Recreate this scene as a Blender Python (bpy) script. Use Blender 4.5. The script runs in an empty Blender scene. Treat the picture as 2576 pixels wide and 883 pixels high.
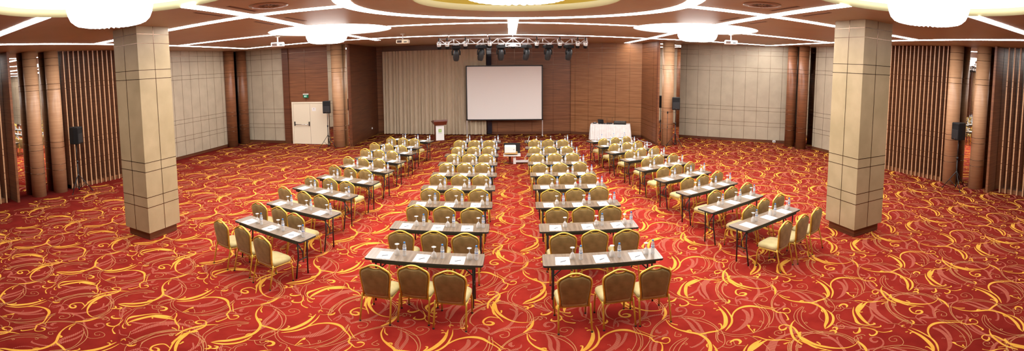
import bpy, math, random
import numpy as np
from mathutils import Vector, Matrix
random.seed(7)
PI = math.pi
SC = bpy.context.scene
COL = SC.collection
R_ = random.uniform

# ------------------------------------------------------------------ materials
def _mat(name):
    m = bpy.data.materials.new(name); m.use_nodes = True
    nt = m.node_tree; b = nt.nodes['Principled BSDF']
    return m, nt, b
def setp(b, **kw):
    names = dict(col='Base Color', rough='Roughness', metal='Metallic', spec='Specular IOR Level', sheen='Sheen Weight',
                 coat='Coat Weight', trans='Transmission Weight', ior='IOR')
    for k, v in kw.items():
        b.inputs[names[k]].default_value = (*v, 1) if k == 'col' else v
def plain(name, col, rough=.5, metal=0., spec=.5, **kw):
    m, nt, b = _mat(name); setp(b, col=col, rough=rough, metal=metal, spec=spec, **kw); return m
def mottled(name, c1, c2, scale=(4, 4, 4), rough=.5, detail=3, metal=0., spec=.5, coord='Object', bump=0., sheen=0., lo=.35, hi=.65):
    m, nt, b = _mat(name); setp(b, rough=rough, metal=metal, spec=spec, sheen=sheen)
    tc = nt.nodes.new('ShaderNodeTexCoord'); mp = nt.nodes.new('ShaderNodeMapping'); nz = nt.nodes.new('ShaderNodeTexNoise'); cr = nt.nodes.new('ShaderNodeValToRGB')
    mp.inputs['Scale'].default_value = scale; nz.inputs['Scale'].default_value = 1; nz.inputs['Detail'].default_value = detail
    cr.color_ramp.elements[0].color = (*c1, 1); cr.color_ramp.elements[1].color = (*c2, 1)
    cr.color_ramp.elements[0].position = lo; cr.color_ramp.elements[1].position = hi
    L = nt.links.new
    L(tc.outputs[coord], mp.inputs[0]); L(mp.outputs[0], nz.inputs['Vector']); L(nz.outputs['Fac'], cr.inputs[0]); L(cr.outputs[0], b.inputs['Base Color'])
    if bump:
        bp = nt.nodes.new('ShaderNodeBump'); bp.inputs['Strength'].default_value = bump; bp.inputs['Distance'].default_value = .004
        L(nz.outputs['Fac'], bp.inputs['Height']); L(bp.outputs[0], b.inputs['Normal'])
    return m
def emit(name, col, s):
    m = bpy.data.materials.new(name); m.use_nodes = True; nt = m.node_tree; nt.nodes.clear()
    e = nt.nodes.new('ShaderNodeEmission'); o = nt.nodes.new('ShaderNodeOutputMaterial')
    e.inputs[0].default_value = (*col, 1); e.inputs[1].default_value = s; nt.links.new(e.outputs[0], o.inputs[0]); return m
def clear(name, tint, base=.12, edge=.6, body=None, bw=0.):
    # clear plastic / glass: see-through in the middle, reflecting towards its rims
    m = bpy.data.materials.new(name); m.use_nodes = True; nt = m.node_tree; nt.nodes.clear(); N = nt.nodes.new; L = nt.links.new
    t = N('ShaderNodeBsdfTransparent'); g = N('ShaderNodeBsdfGlossy'); lw = N('ShaderNodeLayerWeight'); mr = N('ShaderNodeMapRange'); mx = N('ShaderNodeMixShader'); o = N('ShaderNodeOutputMaterial')
    t.inputs[0].default_value = (*tint, 1); g.inputs['Roughness'].default_value = .08; lw.inputs['Blend'].default_value = .35
    mr.inputs['To Min'].default_value = base; mr.inputs['To Max'].default_value = edge
    L(lw.outputs['Facing'], mr.inputs['Value']); L(mr.outputs[0], mx.inputs[0]); L(t.outputs[0], mx.inputs[1]); L(g.outputs[0], mx.inputs[2])
    out = mx
    if bw:
        d = N('ShaderNodeBsdfDiffuse'); d.inputs[0].default_value = (*body, 1); m2 = N('ShaderNodeMixShader'); m2.inputs[0].default_value = bw
        L(mx.outputs[0], m2.inputs[1]); L(d.outputs[0], m2.inputs[2]); out = m2
    L(out.outputs[0], o.inputs[0]); return m
def carpet_hatch(name, c1, c2):
    m, nt, b = _mat(name); setp(b, rough=.95, spec=.1)
    tc = nt.nodes.new('ShaderNodeTexCoord'); w = nt.nodes.new('ShaderNodeTexWave'); cr = nt.nodes.new('ShaderNodeValToRGB')
    w.bands_direction = 'DIAGONAL'; w.inputs['Scale'].default_value = 22; w.inputs['Distortion'].default_value = .3
    cr.color_ramp.elements[0].color = (*c1, 1); cr.color_ramp.elements[1].color = (*c2, 1)
    cr.color_ramp.elements[0].position = .3; cr.color_ramp.elements[1].position = .5
    nt.links.new(tc.outputs['Object'], w.inputs['Vector']); nt.links.new(w.outputs['Fac'], cr.inputs[0]); nt.links.new(cr.outputs[0], b.inputs['Base Color']); return m

M = dict(
  red=mottled('carpet_red', (.252,.0155,.010), (.330,.025,.015), (3,3,3), .95, 4, spec=.08),
  orange=mottled('carpet_gold', (.60,.285,.035), (.66,.345,.055), (6,6,6), .95, 2, spec=.08),
  pink=carpet_hatch('carpet_rose', (.27,.018,.012), (.37,.125,.075)),
  thin=plain('carpet_tan_line', (.42,.19,.075), .95, spec=.08),
  wood=mottled('walnut_veneer', (.155,.060,.027), (.26,.105,.045), (1.2,1.2,38), .38, 5, spec=.4),
  slatwood=mottled('slat_veneer', (.25,.12,.055), (.36,.18,.09), (1.2,1.2,38), .35, 5, spec=.4),
  woodmid=mottled('mid_walnut_veneer', (.25,.105,.040), (.37,.17,.073), (1.2,1.2,38), .33, 5, spec=.4),
  woodlight=mottled('light_walnut_veneer', (.46,.26,.135), (.56,.335,.185), (1.2,1.2,38), .33, 5, spec=.45),
  wooddark=mottled('dark_walnut_veneer', (.090,.030,.014), (.15,.052,.022), (1.2,1.2,38), .4, 5, spec=.4),
  column=mottled('sand_leather_panel', (.35,.272,.15), (.42,.325,.188), (2,2,2), .42, 4, spec=.4),
  panel=mottled('taupe_leather_panel', (.40,.34,.245), (.455,.39,.285), (2,2,2), .42, 4, spec=.4),
  metal=plain('dark_bronze_joint', (.16,.10,.07), .22, 1.),
  mirror=plain('mirror_glass', (.82,.80,.76), .015, 1.),
  ceil=mottled('copper_brown_ceiling', (.42,.335,.245), (.46,.37,.27), (1,1,1), .5, 3, spec=.25),
  strip=emit('led_strip', (1,.95,.93), 27.),
  lamp=emit('lamp_diffuser', (1,.97,.92), 3.0), lampfar=emit('rear_lamp_diffuser', (1,.97,.92), 9.5), crystalfar=emit('rear_lit_crystal', (1,.97,.93), 19.),
  crystal=emit('lit_crystal', (1,.97,.93), 6.5),
  cream=plain('cream_cove', (.58,.54,.30), .6),
  yellow=plain('yellow_cove', (.60,.50,.07), .6),
  gold=mottled('gold_powder_coat', (.62,.42,.05), (.72,.50,.08), (30,30,30), .30, 2, metal=.35, spec=.5),
  velvetshade=mottled('olive_velvet_shaded', (.225,.15,.048), (.315,.212,.073), (9,9,9), .6, 3, spec=.25, sheen=.15),  # chair fabric on the backs, their shade put into a darker colour
  velvetlit=mottled('olive_velvet_lit', (.40,.325,.135), (.50,.41,.19), (7,7,7), .6, 3, spec=.25, sheen=.1),  # same fabric on the seats, light from above put into a paler colour
  black=plain('black_steel', (.012,.012,.013), .4),
  rubber=plain('black_rubber', (.02,.02,.02), .7),
  blackp=mottled('black_plastic', (.010,.0105,.011), (.017,.0175,.018), (60,60,60), .55, 2, spec=.2),
  laminate=mottled('walnut_laminate', (.135,.092,.057), (.205,.145,.093), (26,2.2,8), .26, 4, spec=.5),
  paper=plain('white_paper', (.86,.86,.84), .6),
  pen=plain('dark_pen', (.10,.10,.11), .3),
  pet=clear('clear_bottle', (.98,.99,1.), .14, .6, (.92,.94,.96), .26),
  glass=clear('clear_glass', (.98,.98,.98), .14, .8, (.95,.95,.93), .26),
  capblue=plain('blue_cap', (.03,.20,.55), .4),
  labelw=plain('white_label', (.75,.82,.90), .5),
  labelb=plain('blue_label', (.10,.24,.60), .5),
  white=plain('white_plastic', (.80,.79,.76), .4),
  offwhite=plain('cream_paint', (.80,.73,.56), .4),
  steel=plain('brushed_steel', (.7,.7,.7), .25, 1.),
  alu=plain('aluminium_tube', (.78,.78,.78), .35, .8),
  screen=plain('screen_fabric', (.88,.84,.80), .8),
  curtain=mottled('taupe_curtain', (.52,.42,.29), (.60,.49,.35), (30,30,3), .75, 2, spec=.2, sheen=.3),
  cloth=mottled('white_tablecloth', (.80,.79,.76), (.88,.87,.84), (9,9,9), .7, 2),
  green=plain('sign_green', (.0,.16,.07), .4),
  greenlit=emit('lit_sign_pictogram', (.75,1,.85), 1.0),
  logo=plain('logo_green', (.26,.48,.06), .5),
  logopale=plain('logo_pale_green', (.70,.80,.50), .5),
  grey=plain('grey_print', (.45,.47,.42), .6),
  redwood=mottled('red_mahogany', (.10,.018,.008), (.17,.035,.015), (2,2,30), .35, 4),
  tan=plain('tan_board', (.50,.30,.10), .5),
  vent=plain('dark_slot', (.05,.02,.012), .6),
  ventm=plain('bronze_vent', (.30,.16,.09), .4),
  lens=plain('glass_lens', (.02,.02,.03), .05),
  greymet=plain('grey_casting', (.03,.032,.034), .45, .4),
)

# ------------------------------------------------------------------ mesh builder
class MB:
    def __init__(s): s.v=[]; s.f=[]; s.mi=[]; s.ms=[]; s.sm=[]
    def m(s, mat):
        mat = M[mat] if isinstance(mat, str) else mat
        if mat not in s.ms: s.ms.append(mat)
        return s.ms.index(mat)
    def add(s, vs, fs, mat, smooth=False):
        n=len(s.v); k=s.m(mat); s.v += [tuple(v) for v in vs]
        for f in fs: s.f.append(tuple(n+i for i in f)); s.mi.append(k); s.sm.append(smooth)
        return s
    def box(s, lo, hi, mat, T=None):
        x0,y0,z0=lo; x1,y1,z1=hi
        vs=[(x0,y0,z0),(x1,y0,z0),(x1,y1,z0),(x0,y1,z0),(x0,y0,z1),(x1,y0,z1),(x1,y1,z1),(x0,y1,z1)]
        if T is not None: vs=[T@Vector(v) for v in vs]
        return s.add(vs, [(0,3,2,1),(4,5,6,7),(0,1,5,4),(1,2,6,5),(2,3,7,6),(3,0,4,7)], mat)
    def rbox(s, lo, hi, mat, r=.01, T=None):
        # box with all four vertical edges and the top/bottom rims rounded
        x0,y0,z0=lo; x1,y1,z1=hi
        def ring(ins, z):
            out=[]; rr=max(r-ins,1e-4)
            for cx,cy,a0 in ((x1-r,y1-r,0),(x0+r,y1-r,90),(x0+r,y0+r,180),(x1-r,y0+r,270)):
                for k in range(4):
                    a=math.radians(a0+30*k); out.append((cx+rr*math.cos(a),cy+rr*math.sin(a),z))
            return out
        rings=[ring(r*.6,z0),ring(0,z0+r*.6),ring(0,z1-r*.6),ring(r*.6,z1)]
        return s.loft(rings, mat, caps=True, T=T, smooth=False)
    def loft(s, rings, mat, caps=True, closed=True, T=None, smooth=True):
        n=len(rings[0]); vs=[p for r in rings for p in r]
        if T is not None: vs=[T@Vector(v) for v in vs]
        fs=[]
        for i in range(len(rings)-1):
            for j in range(n if closed else n-1):
                a=i*n+j; b=i*n+(j+1)%n; fs.append((a,b,b+n,a+n))
        if caps and closed: fs.append(tuple(range(n-1,-1,-1))); fs.append(tuple((len(rings)-1)*n+j for j in range(n)))
        return s.add(vs, fs, mat, smooth)
    def lathe(s, prof, mat, n=16, c=(0,0,0), T=None, caps=True, smooth=True):
        rings=[[(c[0]+r*math.cos(2*PI*k/n), c[1]+r*math.sin(2*PI*k/n), c[2]+z) for k in range(n)] for r,z in prof]
        return s.loft(rings, mat, caps, True, T, smooth)
    def tube(s, pts, r, mat, n=8, closed=False, smooth=True, flat=1.):
        P=[Vector(p) for p in pts]; N=len(P); rings=[]; up=None
        for i in range(N):
            a=P[(i-1)%N] if (closed or i>0) else P[i]; b=P[(i+1)%N] if (closed or i<N-1) else P[i]
            d=(b-a).normalized()
            if up is None:
                up=Vector((0,0,1)) if abs(d.z)<.9 else Vector((0,1,0))
            x=d.cross(up)
            if x.length<1e-6: x=d.orthogonal()
            x.normalize(); y=x.cross(d).normalized(); up=y
            rr=r[i] if isinstance(r,(list,tuple)) else r
            rings.append([tuple(P[i]+x*rr*math.cos(2*PI*k/n)+y*rr*flat*math.sin(2*PI*k/n)) for k in range(n)])
        if closed: rings.append(rings[0])
        return s.loft(rings, mat, not closed, True, None, smooth)
    def cyl(s, a, b, r, mat, n=10): return s.tube([a,b], r, mat, n)
    def prism(s, poly, z0, z1, mat, T=None):
        # poly in XY, extruded along Z
        return s.loft([[(x,y,z0) for x,y in poly],[(x,y,z1) for x,y in poly]], mat, True, True, T, False)
    def build(s, name, parent=None, loc=None, rz=None):
        me=bpy.data.meshes.new(name); me.from_pydata(s.v, [], s.f); me.update()
        for m in s.ms: me.materials.append(m)
        me.polygons.foreach_set('material_index', s.mi); me.polygons.foreach_set('use_smooth', s.sm)
        o=bpy.data.objects.new(name, me); COL.objects.link(o)
        if parent is not None: o.parent=parent
        if loc is not None: o.location=loc
        if rz is not None: o.rotation_euler=(0,0,rz)
        return o
def tag(o, label=None, cat=None, group=None, kind=None):
    if label: o['label']=label
    if cat: o['category']=cat
    if group: o['group']=group
    if kind: o['kind']=kind
    return o
def empty(name, loc=(0,0,0), rz=0., label=None, cat=None, group=None):
    o=bpy.data.objects.new(name, None); COL.objects.link(o); o.location=loc; o.rotation_euler=(0,0,rz); o.empty_display_size=.1
    return tag(o, label, cat, group)
KIDS={}
def kids(o):
    if o.name not in KIDS: KIDS[o.name]=[c for c in COL.objects if c.parent==o]
    return KIDS[o.name]
def copy_tree(o, loc, rz=0., parent=None):
    c=o.copy(); COL.objects.link(c)
    if parent is None: c.location=loc; c.rotation_euler=(0,0,rz)
    else: c.parent=parent
    for ch in kids(o): copy_tree(ch, None, 0, c)
    return c
def struct(o, label=None):
    o['kind']='structure'
    if label: o['label']=label
    return o

# ------------------------------------------------------------------ camera
CAMZ=3.5636; F=1089.2214; CX=1287.2255; Y0=251.3158; PITCH=.079421; ROLL=-.0068015
cam=bpy.data.cameras.new('camera'); co=bpy.data.objects.new('camera', cam); COL.objects.link(co); SC.camera=co
cam.type='PANO'; cam.panorama_type='EQUIRECTANGULAR'
cam.longitude_min=(0-CX)/F; cam.longitude_max=(2576-CX)/F; cam.latitude_max=Y0/F; cam.latitude_min=(Y0-883)/F
cam.clip_start=.05; cam.clip_end=200
# camera axes in the world: forward tilted down by PITCH, rolled by ROLL
fw=Vector((0,math.cos(PITCH),-math.sin(PITCH))); up0=Vector((0,math.sin(PITCH),math.cos(PITCH))); rt0=Vector((1,0,0))
cr_,sr_=math.cos(ROLL),math.sin(ROLL)
rt=rt0*cr_+up0*sr_; up=up0*cr_-rt0*sr_
co.matrix_world=Matrix(((rt.x,up.x,-fw.x,0),(rt.y,up.y,-fw.y,0),(rt.z,up.z,-fw.z,CAMZ),(0,0,0,1)))

vs=SC.view_settings; vs.view_transform='Standard'; vs.look='None'; vs.gamma=1; vs.use_curve_mapping=False; vs.exposure=0.0
SC.display_settings.display_device='sRGB'
SC.cycles.use_denoising=True; SC.cycles.max_bounces=10; SC.cycles.diffuse_bounces=4; SC.cycles.glossy_bounces=5; SC.cycles.transparent_max_bounces=24
SC.cycles.sample_clamp_indirect=6.; SC.cycles.caustics_reflective=False; SC.cycles.caustics_refractive=False
w=bpy.data.worlds.new('world'); SC.world=w; w.use_nodes=True; w.node_tree.nodes['Background'].inputs[0].default_value=(.02,.015,.012,1); w.node_tree.nodes['Background'].inputs[1].default_value=1

H=4.70
# ------------------------------------------------------------------ carpet floor
PAT=[
('O',[[3.028,-0.24,0.0085],[3.025,-0.351,0.0419],[3.009,-0.478,0.0661],[2.965,-0.605,0.0771],[2.895,-0.729,0.0717],[2.813,-0.798,0.0472],[2.768,-0.81,0.0117]]),
('O',[[3.086,-0.244,0.0068],[3.094,-0.366,0.0252],[3.079,-0.495,0.0298],[3.058,-0.601,0.0368],[2.997,-0.716,0.0402],[2.914,-0.8,0.0356],[2.828,-0.868,0.0094]]),
('O',[[3.05,-0.613,0.0277],[3.126,-0.51,0.0315],[3.196,-0.45,0.0377],[3.287,-0.409,0.0508],[3.386,-0.405,0.0666],[3.473,-0.442,0.0598],[3.539,-0.514,0.0384],[3.624,-0.598,0.0238],[3.676,-0.674,0.0254],[3.693,-0.774,0.0335],[3.752,-0.822,0.0251],[3.809,-0.868,0.0201],[3.869,-0.836,0.0169],[3.885,-0.759,0.0205],[3.835,-0.736,0.0468],[3.797,-0.764,0.0254]]),
('O',[[3.75,-0.826,0.0134],[3.756,-0.884,0.02],[3.731,-0.966,0.0264],[3.704,-1.018,0.0344],[3.676,-1.01,0.0114]]),
('O',[[3.571,-0.445,0.0052],[3.623,-0.524,0.0137],[3.693,-0.619,0.017],[3.742,-0.672,0.0068]]),
('O',[[3.015,-0.44,0.01],[3.019,-0.365,0.0201],[2.998,-0.321,0.0218],[2.966,-0.327,0.0302],[2.957,-0.337,0.0084]]),
('O',[[2.813,-0.783,0.0158],[2.843,-0.721,0.0286],[2.845,-0.678,0.0272],[2.822,-0.677,0.0176]]),
('O',[[3.152,-0.866,0.0319],[3.157,-0.893,0.0525],[3.139,-0.93,0.0237],[3.133,-0.997,0.0188],[3.126,-1.077,0.014]]),
('O',[[3.149,-1.052,0.0094],[3.17,-1.009,0.0315],[3.191,-1.002,0.0126]]),
('O',[[3.075,-1.137,0.0062],[3.125,-1.197,0.023],[3.168,-1.281,0.0259],[3.218,-1.327,0.0335],[3.279,-1.369,0.035],[3.363,-1.412,0.0275],[3.432,-1.501,0.0076]]),
('O',[[3.067,-1.15,0.0061],[3.105,-1.178,0.0092],[3.147,-1.239,0.0092],[3.19,-1.296,0.0061]]),
('O',[[3.215,-1.308,0.0076],[3.131,-1.315,0.0348],[3.032,-1.349,0.0749],[2.938,-1.38,0.0963],[2.873,-1.414,0.0735]]),
('O',[[3.267,-1.339,0.0061],[3.245,-1.273,0.0123],[3.244,-1.25,0.0231]]),
('O',[[3.415,-1.513,0.0061],[3.366,-1.489,0.0182],[3.316,-1.491,0.0302],[3.304,-1.48,0.0075]]),
('O',[[4.899,-1.269,0.0088],[4.804,-1.3,0.0699],[4.695,-1.359,0.0792],[4.623,-1.444,0.073],[4.563,-1.575,0.0701],[4.524,-1.699,0.0543],[4.519,-1.776,0.0122]]),
('O',[[4.7,-1.28,0.0069],[4.612,-1.354,0.0274],[4.541,-1.439,0.0354],[4.484,-1.531,0.0466],[4.432,-1.622,0.0657],[4.43,-1.697,0.0326],[4.455,-1.725,0.0081]]),
('O',[[4.691,-1.397,0.0086],[4.667,-1.45,0.0256],[4.695,-1.466,0.0222]]),
('O',[[4.35,-1.751,0.0241],[4.285,-1.816,0.0509],[4.223,-1.827,0.0379],[4.201,-1.8,0.0237],[4.218,-1.77,0.0175]]),
('O',[[4.398,-1.76,0.0081],[4.437,-1.844,0.0193],[4.461,-1.93,0.0288],[4.442,-1.987,0.035],[4.372,-2.013,0.0378],[4.322,-1.991,0.0377],[4.334,-1.947,0.0158]]),
('O',[[4.462,-1.959,0.0096],[4.501,-2.04,0.0191],[4.572,-2.082,0.024],[4.61,-2.092,0.0368],[4.626,-2.088,0.008]]),
('O',[[4.485,-1.818,0.0065],[4.53,-1.886,0.021],[4.588,-1.918,0.026],[4.612,-1.896,0.0212]]),
('O',[[4.431,-1.675,0.0131],[4.46,-1.75,0.0211],[4.53,-1.796,0.0245],[4.588,-1.812,0.036],[4.588,-1.782,0.0131]]),
('O',[[3.546,0.58,0.0096],[3.583,0.497,0.0418],[3.606,0.312,0.0598],[3.669,0.175,0.0573],[3.774,0.047,0.0349],[3.881,-0.021,0.0257],[3.992,-0.037,0.0185],[4.067,-0.014,0.0074]]),
('O',[[3.509,0.477,0.0094],[3.558,0.314,0.0298],[3.604,0.18,0.0332],[3.657,0.083,0.0238],[3.705,-0.014,0.0109]]),
('O',[[3.673,0.236,0.0279],[3.676,0.278,0.028],[3.673,0.3,0.0375]]),
('O',[[3.657,0.083,0.0091],[3.595,0.109,0.0219],[3.524,0.119,0.0273],[3.471,0.069,0.0343],[3.447,-0.008,0.0358],[3.476,-0.075,0.0356],[3.547,-0.092,0.0535],[3.583,-0.051,0.0503],[3.549,-0.01,0.0396],[3.508,-0.009,0.0233],[3.484,-0.027,0.0089]]),
('O',[[5.779,-0.313,0.0103],[5.785,-0.463,0.0265],[5.847,-0.608,0.0304],[5.941,-0.707,0.0568],[6.045,-0.811,0.0508],[6.085,-0.957,0.0544],[6.062,-1.103,0.0597],[5.985,-1.245,0.0645],[5.891,-1.352,0.0673],[5.805,-1.419,0.0474],[5.748,-1.485,0.0075]]),
('O',[[6.098,-1.098,0.01],[6.085,-1.225,0.0375],[6.025,-1.339,0.0487],[5.919,-1.433,0.0498],[5.821,-1.475,0.0379],[5.743,-1.491,0.0075]]),
('O',[[5.798,-0.337,0.0083],[5.825,-0.437,0.0226],[5.875,-0.492,0.0267]]),
('O',[[6.3,-0.831,0.0414],[6.187,-0.816,0.0452],[6.084,-0.815,0.0367],[6.005,-0.781,0.0101]]),
('O',[[5.911,-0.681,0.0203],[5.97,-0.673,0.0408],[5.985,-0.706,0.0163]]),
('O',[[6.014,-1.13,0.0119],[6.025,-1.083,0.0298],[6.051,-1.049,0.01]]),
('O',[[3.773,-1.08,0.0098],[3.688,-1.129,0.0258],[3.603,-1.217,0.0477],[3.535,-1.335,0.0484],[3.487,-1.46,0.0445],[3.488,-1.614,0.0302]]),
('O',[[3.581,-1.117,0.0112],[3.638,-1.181,0.0304],[3.633,-1.285,0.0427],[3.585,-1.431,0.0434],[3.558,-1.523,0.0537],[3.563,-1.68,0.0498],[3.586,-1.787,0.0448]]),
('O',[[3.636,-1.171,0.0192],[3.586,-1.103,0.0209],[3.517,-1.097,0.0256],[3.473,-1.136,0.0206],[3.471,-1.196,0.0441],[3.527,-1.201,0.0411],[3.563,-1.175,0.0239]]),
('O',[[3.602,-1.442,0.0124],[3.635,-1.376,0.0392],[3.661,-1.376,0.011]]),
('O',[[2.753,-1.139,0.0271],[2.82,-1.111,0.044],[2.869,-1.131,0.0547],[2.873,-1.185,0.0468],[2.827,-1.222,0.0195]]),
('O',[[3.981,-1.569,0.0269],[4.03,-1.583,0.0413],[4.033,-1.633,0.0427],[3.994,-1.655,0.0126]]),
('O',[[5.033,-2.087,0.0117],[5.03,-2.133,0.04],[4.996,-2.173,0.0414],[4.945,-2.17,0.0132]]),
('O',[[4.822,-2.167,0.0081],[4.813,-2.118,0.0179],[4.826,-2.1,0.0245],[4.86,-2.118,0.0131]]),
('O',[[4.731,-2.258,0.008],[4.726,-2.243,0.0272],[4.755,-2.258,0.0144]]),
('O',[[4.094,0.021,0.0112],[4.079,-0.069,0.0445],[4.043,-0.177,0.053],[3.959,-0.294,0.0234]]),
('O',[[3.403,0.59,0.019],[3.463,0.531,0.0095]]),
('O',[[5.831,-1.538,0.0189],[5.881,-1.533,0.0379],[5.876,-1.582,0.0434],[5.824,-1.611,0.0094]]),
('P',[[3.299,-0.467,0.0421],[3.309,-0.542,0.0636],[3.288,-0.634,0.0661],[3.222,-0.75,0.0666],[3.124,-0.843,0.0735],[3.007,-0.908,0.0503],[2.893,-0.93,0.0125]]),
('P',[[3.423,-0.497,0.0423],[3.359,-0.638,0.0415],[3.291,-0.737,0.0376],[3.202,-0.829,0.0193]]),
('P',[[3.169,-0.747,0.013],[3.164,-0.712,0.0195],[3.141,-0.708,0.0162]]),
('P',[[3.848,0.467,0.0193],[3.882,0.325,0.0381],[3.874,0.153,0.043],[3.827,-0.013,0.0458],[3.761,-0.141,0.054],[3.659,-0.225,0.0532],[3.559,-0.325,0.0488]]),
('P',[[3.788,0.347,0.0284],[3.853,0.292,0.0284],[3.868,0.211,0.0132]]),
('P',[[3.888,0.124,0.0112],[3.929,0.212,0.0226],[3.958,0.236,0.0284]]),
('P',[[3.718,-0.198,0.0446],[3.85,-0.154,0.0416],[3.978,-0.156,0.031]]),
('P',[[3.557,-0.328,0.0122],[3.497,-0.255,0.0577],[3.424,-0.189,0.021],[3.359,-0.184,0.0192],[3.346,-0.234,0.0173]]),
('P',[[3.883,-0.686,0.0395],[3.787,-0.703,0.034],[3.685,-0.751,0.0252],[3.608,-0.882,0.0329],[3.568,-1.028,0.0323],[3.566,-1.094,0.0161]]),
('P',[[3.731,-0.779,0.0336],[3.651,-0.925,0.0543],[3.611,-1.055,0.0566],[3.597,-1.163,0.0575],[3.595,-1.277,0.0489],[3.59,-1.354,0.0188]]),
('P',[[3.925,-0.568,0.0122],[3.911,-0.646,0.0294],[3.834,-0.675,0.0171]]),
('P',[[3.813,-0.52,0.0261],[3.793,-0.566,0.0552],[3.817,-0.608,0.043],[3.845,-0.587,0.0086]]),
('P',[[3.77,-1.475,0.0314],[3.682,-1.407,0.047],[3.59,-1.354,0.0313],[3.504,-1.331,0.0436],[3.394,-1.332,0.054],[3.27,-1.37,0.0761],[3.186,-1.437,0.0976],[3.108,-1.519,0.0887]]),
('P',[[3.211,-1.35,0.0152],[3.128,-1.418,0.027],[3.058,-1.49,0.0295]]),
('P',[[4.998,-1.373,0.0884],[4.901,-1.488,0.0954],[4.825,-1.677,0.0712],[4.802,-1.822,0.0501],[4.784,-1.958,0.0214]]),
('P',[[4.893,-1.417,0.0262],[4.785,-1.559,0.0375],[4.731,-1.637,0.0472],[4.586,-1.712,0.0413],[4.504,-1.739,0.0196]]),
('P',[[4.766,-1.615,0.0305],[4.733,-1.751,0.0417],[4.74,-1.857,0.0381],[4.734,-1.922,0.0247]]),
('P',[[4.98,-1.447,0.0123],[5.005,-1.479,0.0263],[5.026,-1.487,0.0088]]),
('P',[[4.122,-1.445,0.0243],[4.148,-1.536,0.0468],[4.231,-1.618,0.0435],[4.302,-1.712,0.0354],[4.396,-1.772,0.0129]]),
('P',[[4.083,-1.523,0.0177],[4.178,-1.643,0.0176],[4.31,-1.746,0.016]]),
('P',[[4.294,-2.135,0.0201],[4.245,-2.139,0.0415],[4.228,-2.094,0.0462],[4.263,-2.038,0.0404],[4.321,-2.04,0.0235],[4.362,-2.098,0.0234],[4.338,-2.184,0.0263],[4.27,-2.244,0.0275],[4.187,-2.255,0.0303],[4.096,-2.221,0.0376],[4.001,-2.158,0.0345]]),
('P',[[6.004,-0.314,0.0147],[6.041,-0.504,0.0519],[6.037,-0.685,0.0614],[6.088,-0.825,0.057],[6.093,-0.912,0.0506]]),
('P',[[6.073,-0.36,0.0105],[6.133,-0.542,0.0459],[6.111,-0.765,0.0471],[6.121,-0.848,0.0306]]),
('P',[[6.112,-0.869,0.0305],[6.014,-0.987,0.034],[5.869,-1.056,0.0353],[5.829,-1.034,0.0196]]),
('P',[[4.202,-1.105,0.0152],[4.118,-1.178,0.0167],[4.082,-1.263,0.0148],[4.082,-1.326,0.0131]]),
('P',[[5.082,-2.283,0.0165],[5.117,-2.167,0.0235],[5.162,-2.08,0.0169],[5.246,-2.07,0.0205],[5.31,-2.141,0.024],[5.296,-2.199,0.0443],[5.218,-2.159,0.0407],[5.16,-2.145,0.0118]]),
('P',[[5.135,-2.115,0.0202],[5.158,-2.213,0.0252],[5.133,-2.293,0.0199]]),
('P',[[4.772,-0.033,0.0196],[4.684,-0.074,0.0213],[4.577,-0.005,0.0174]]),
('T',[[3.503,0.534,0.0123],[3.365,0.447,0.0121],[3.258,0.31,0.0119],[3.185,0.145,0.0116],[3.155,-0.031,0.0114],[3.183,-0.155,0.0113]]),
('T',[[3.48,0.506,0.0123],[3.388,0.436,0.0121],[3.281,0.299,0.0119],[3.207,0.135,0.0116],[3.184,-0.026,0.0114],[3.218,-0.172,0.0113]]),
('T',[[3.633,0.517,0.0124],[3.492,0.452,0.0122],[3.354,0.307,0.012],[3.282,0.139,0.0117],[3.272,-0.011,0.0115],[3.293,-0.058,0.0114]]),
('T',[[3.503,0.534,0.0123],[3.656,0.562,0.0125],[3.815,0.518,0.0126],[3.971,0.392,0.0125],[4.078,0.22,0.0124],[4.093,0.01,0.0122],[4.07,-0.107,0.012]]),
('T',[[3.633,0.517,0.0124],[3.798,0.488,0.0125],[3.935,0.383,0.0125],[4.047,0.203,0.0124],[4.07,-0.042,0.0121]]),
('T',[[3.391,0.372,0.0121],[3.438,0.382,0.0121],[3.445,0.337,0.0121],[3.405,0.324,0.012]]),
('T',[[5.199,-1.503,0.0116],[5.083,-1.627,0.0113],[5.02,-1.767,0.0111],[5.002,-1.945,0.011],[4.984,-2.077,0.0108],[4.974,-2.152,0.0107]]),
('T',[[5.235,-1.582,0.0115],[5.137,-1.698,0.0113],[5.065,-1.853,0.0111],[5.064,-2.004,0.011],[5.122,-2.106,0.011]]),
('T',[[5.174,-1.481,0.0116],[5.078,-1.577,0.0114],[4.997,-1.724,0.0112],[4.957,-1.881,0.011],[4.952,-2.025,0.0108],[4.957,-2.156,0.0107]]),
('T',[[5.186,-1.63,0.0114],[5.239,-1.633,0.0115],[5.213,-1.666,0.0114],[5.182,-1.649,0.0114]]),
('T',[[4.734,-1.922,0.0107],[4.816,-2.039,0.0107],[4.79,-2.136,0.0106]]),
('T',[[4.816,-2.039,0.0107],[4.895,-2.032,0.0108],[4.986,-2.037,0.0109],[4.995,-2.088,0.0108]]),
('T',[[4.962,-2.161,0.0107],[4.997,-2.238,0.0107],[5.081,-2.325,0.0107]]),
('T',[[4.909,-2.108,0.0107],[4.964,-2.131,0.0108],[4.932,-2.194,0.0107],[4.859,-2.204,0.0106]]),
('T',[[3.545,-0.379,0.0112],[3.557,-0.588,0.011],[3.526,-0.782,0.0108],[3.438,-0.935,0.0105],[3.298,-1.049,0.0103]]),
('T',[[3.573,-0.395,0.0112],[3.594,-0.572,0.0111],[3.545,-0.793,0.0108],[3.458,-0.93,0.0105],[3.369,-1.042,0.0103]]),
('T',[[3.54,-0.358,0.0113],[3.519,-0.62,0.0109],[3.453,-0.792,0.0107],[3.355,-0.937,0.0104]]),
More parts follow.
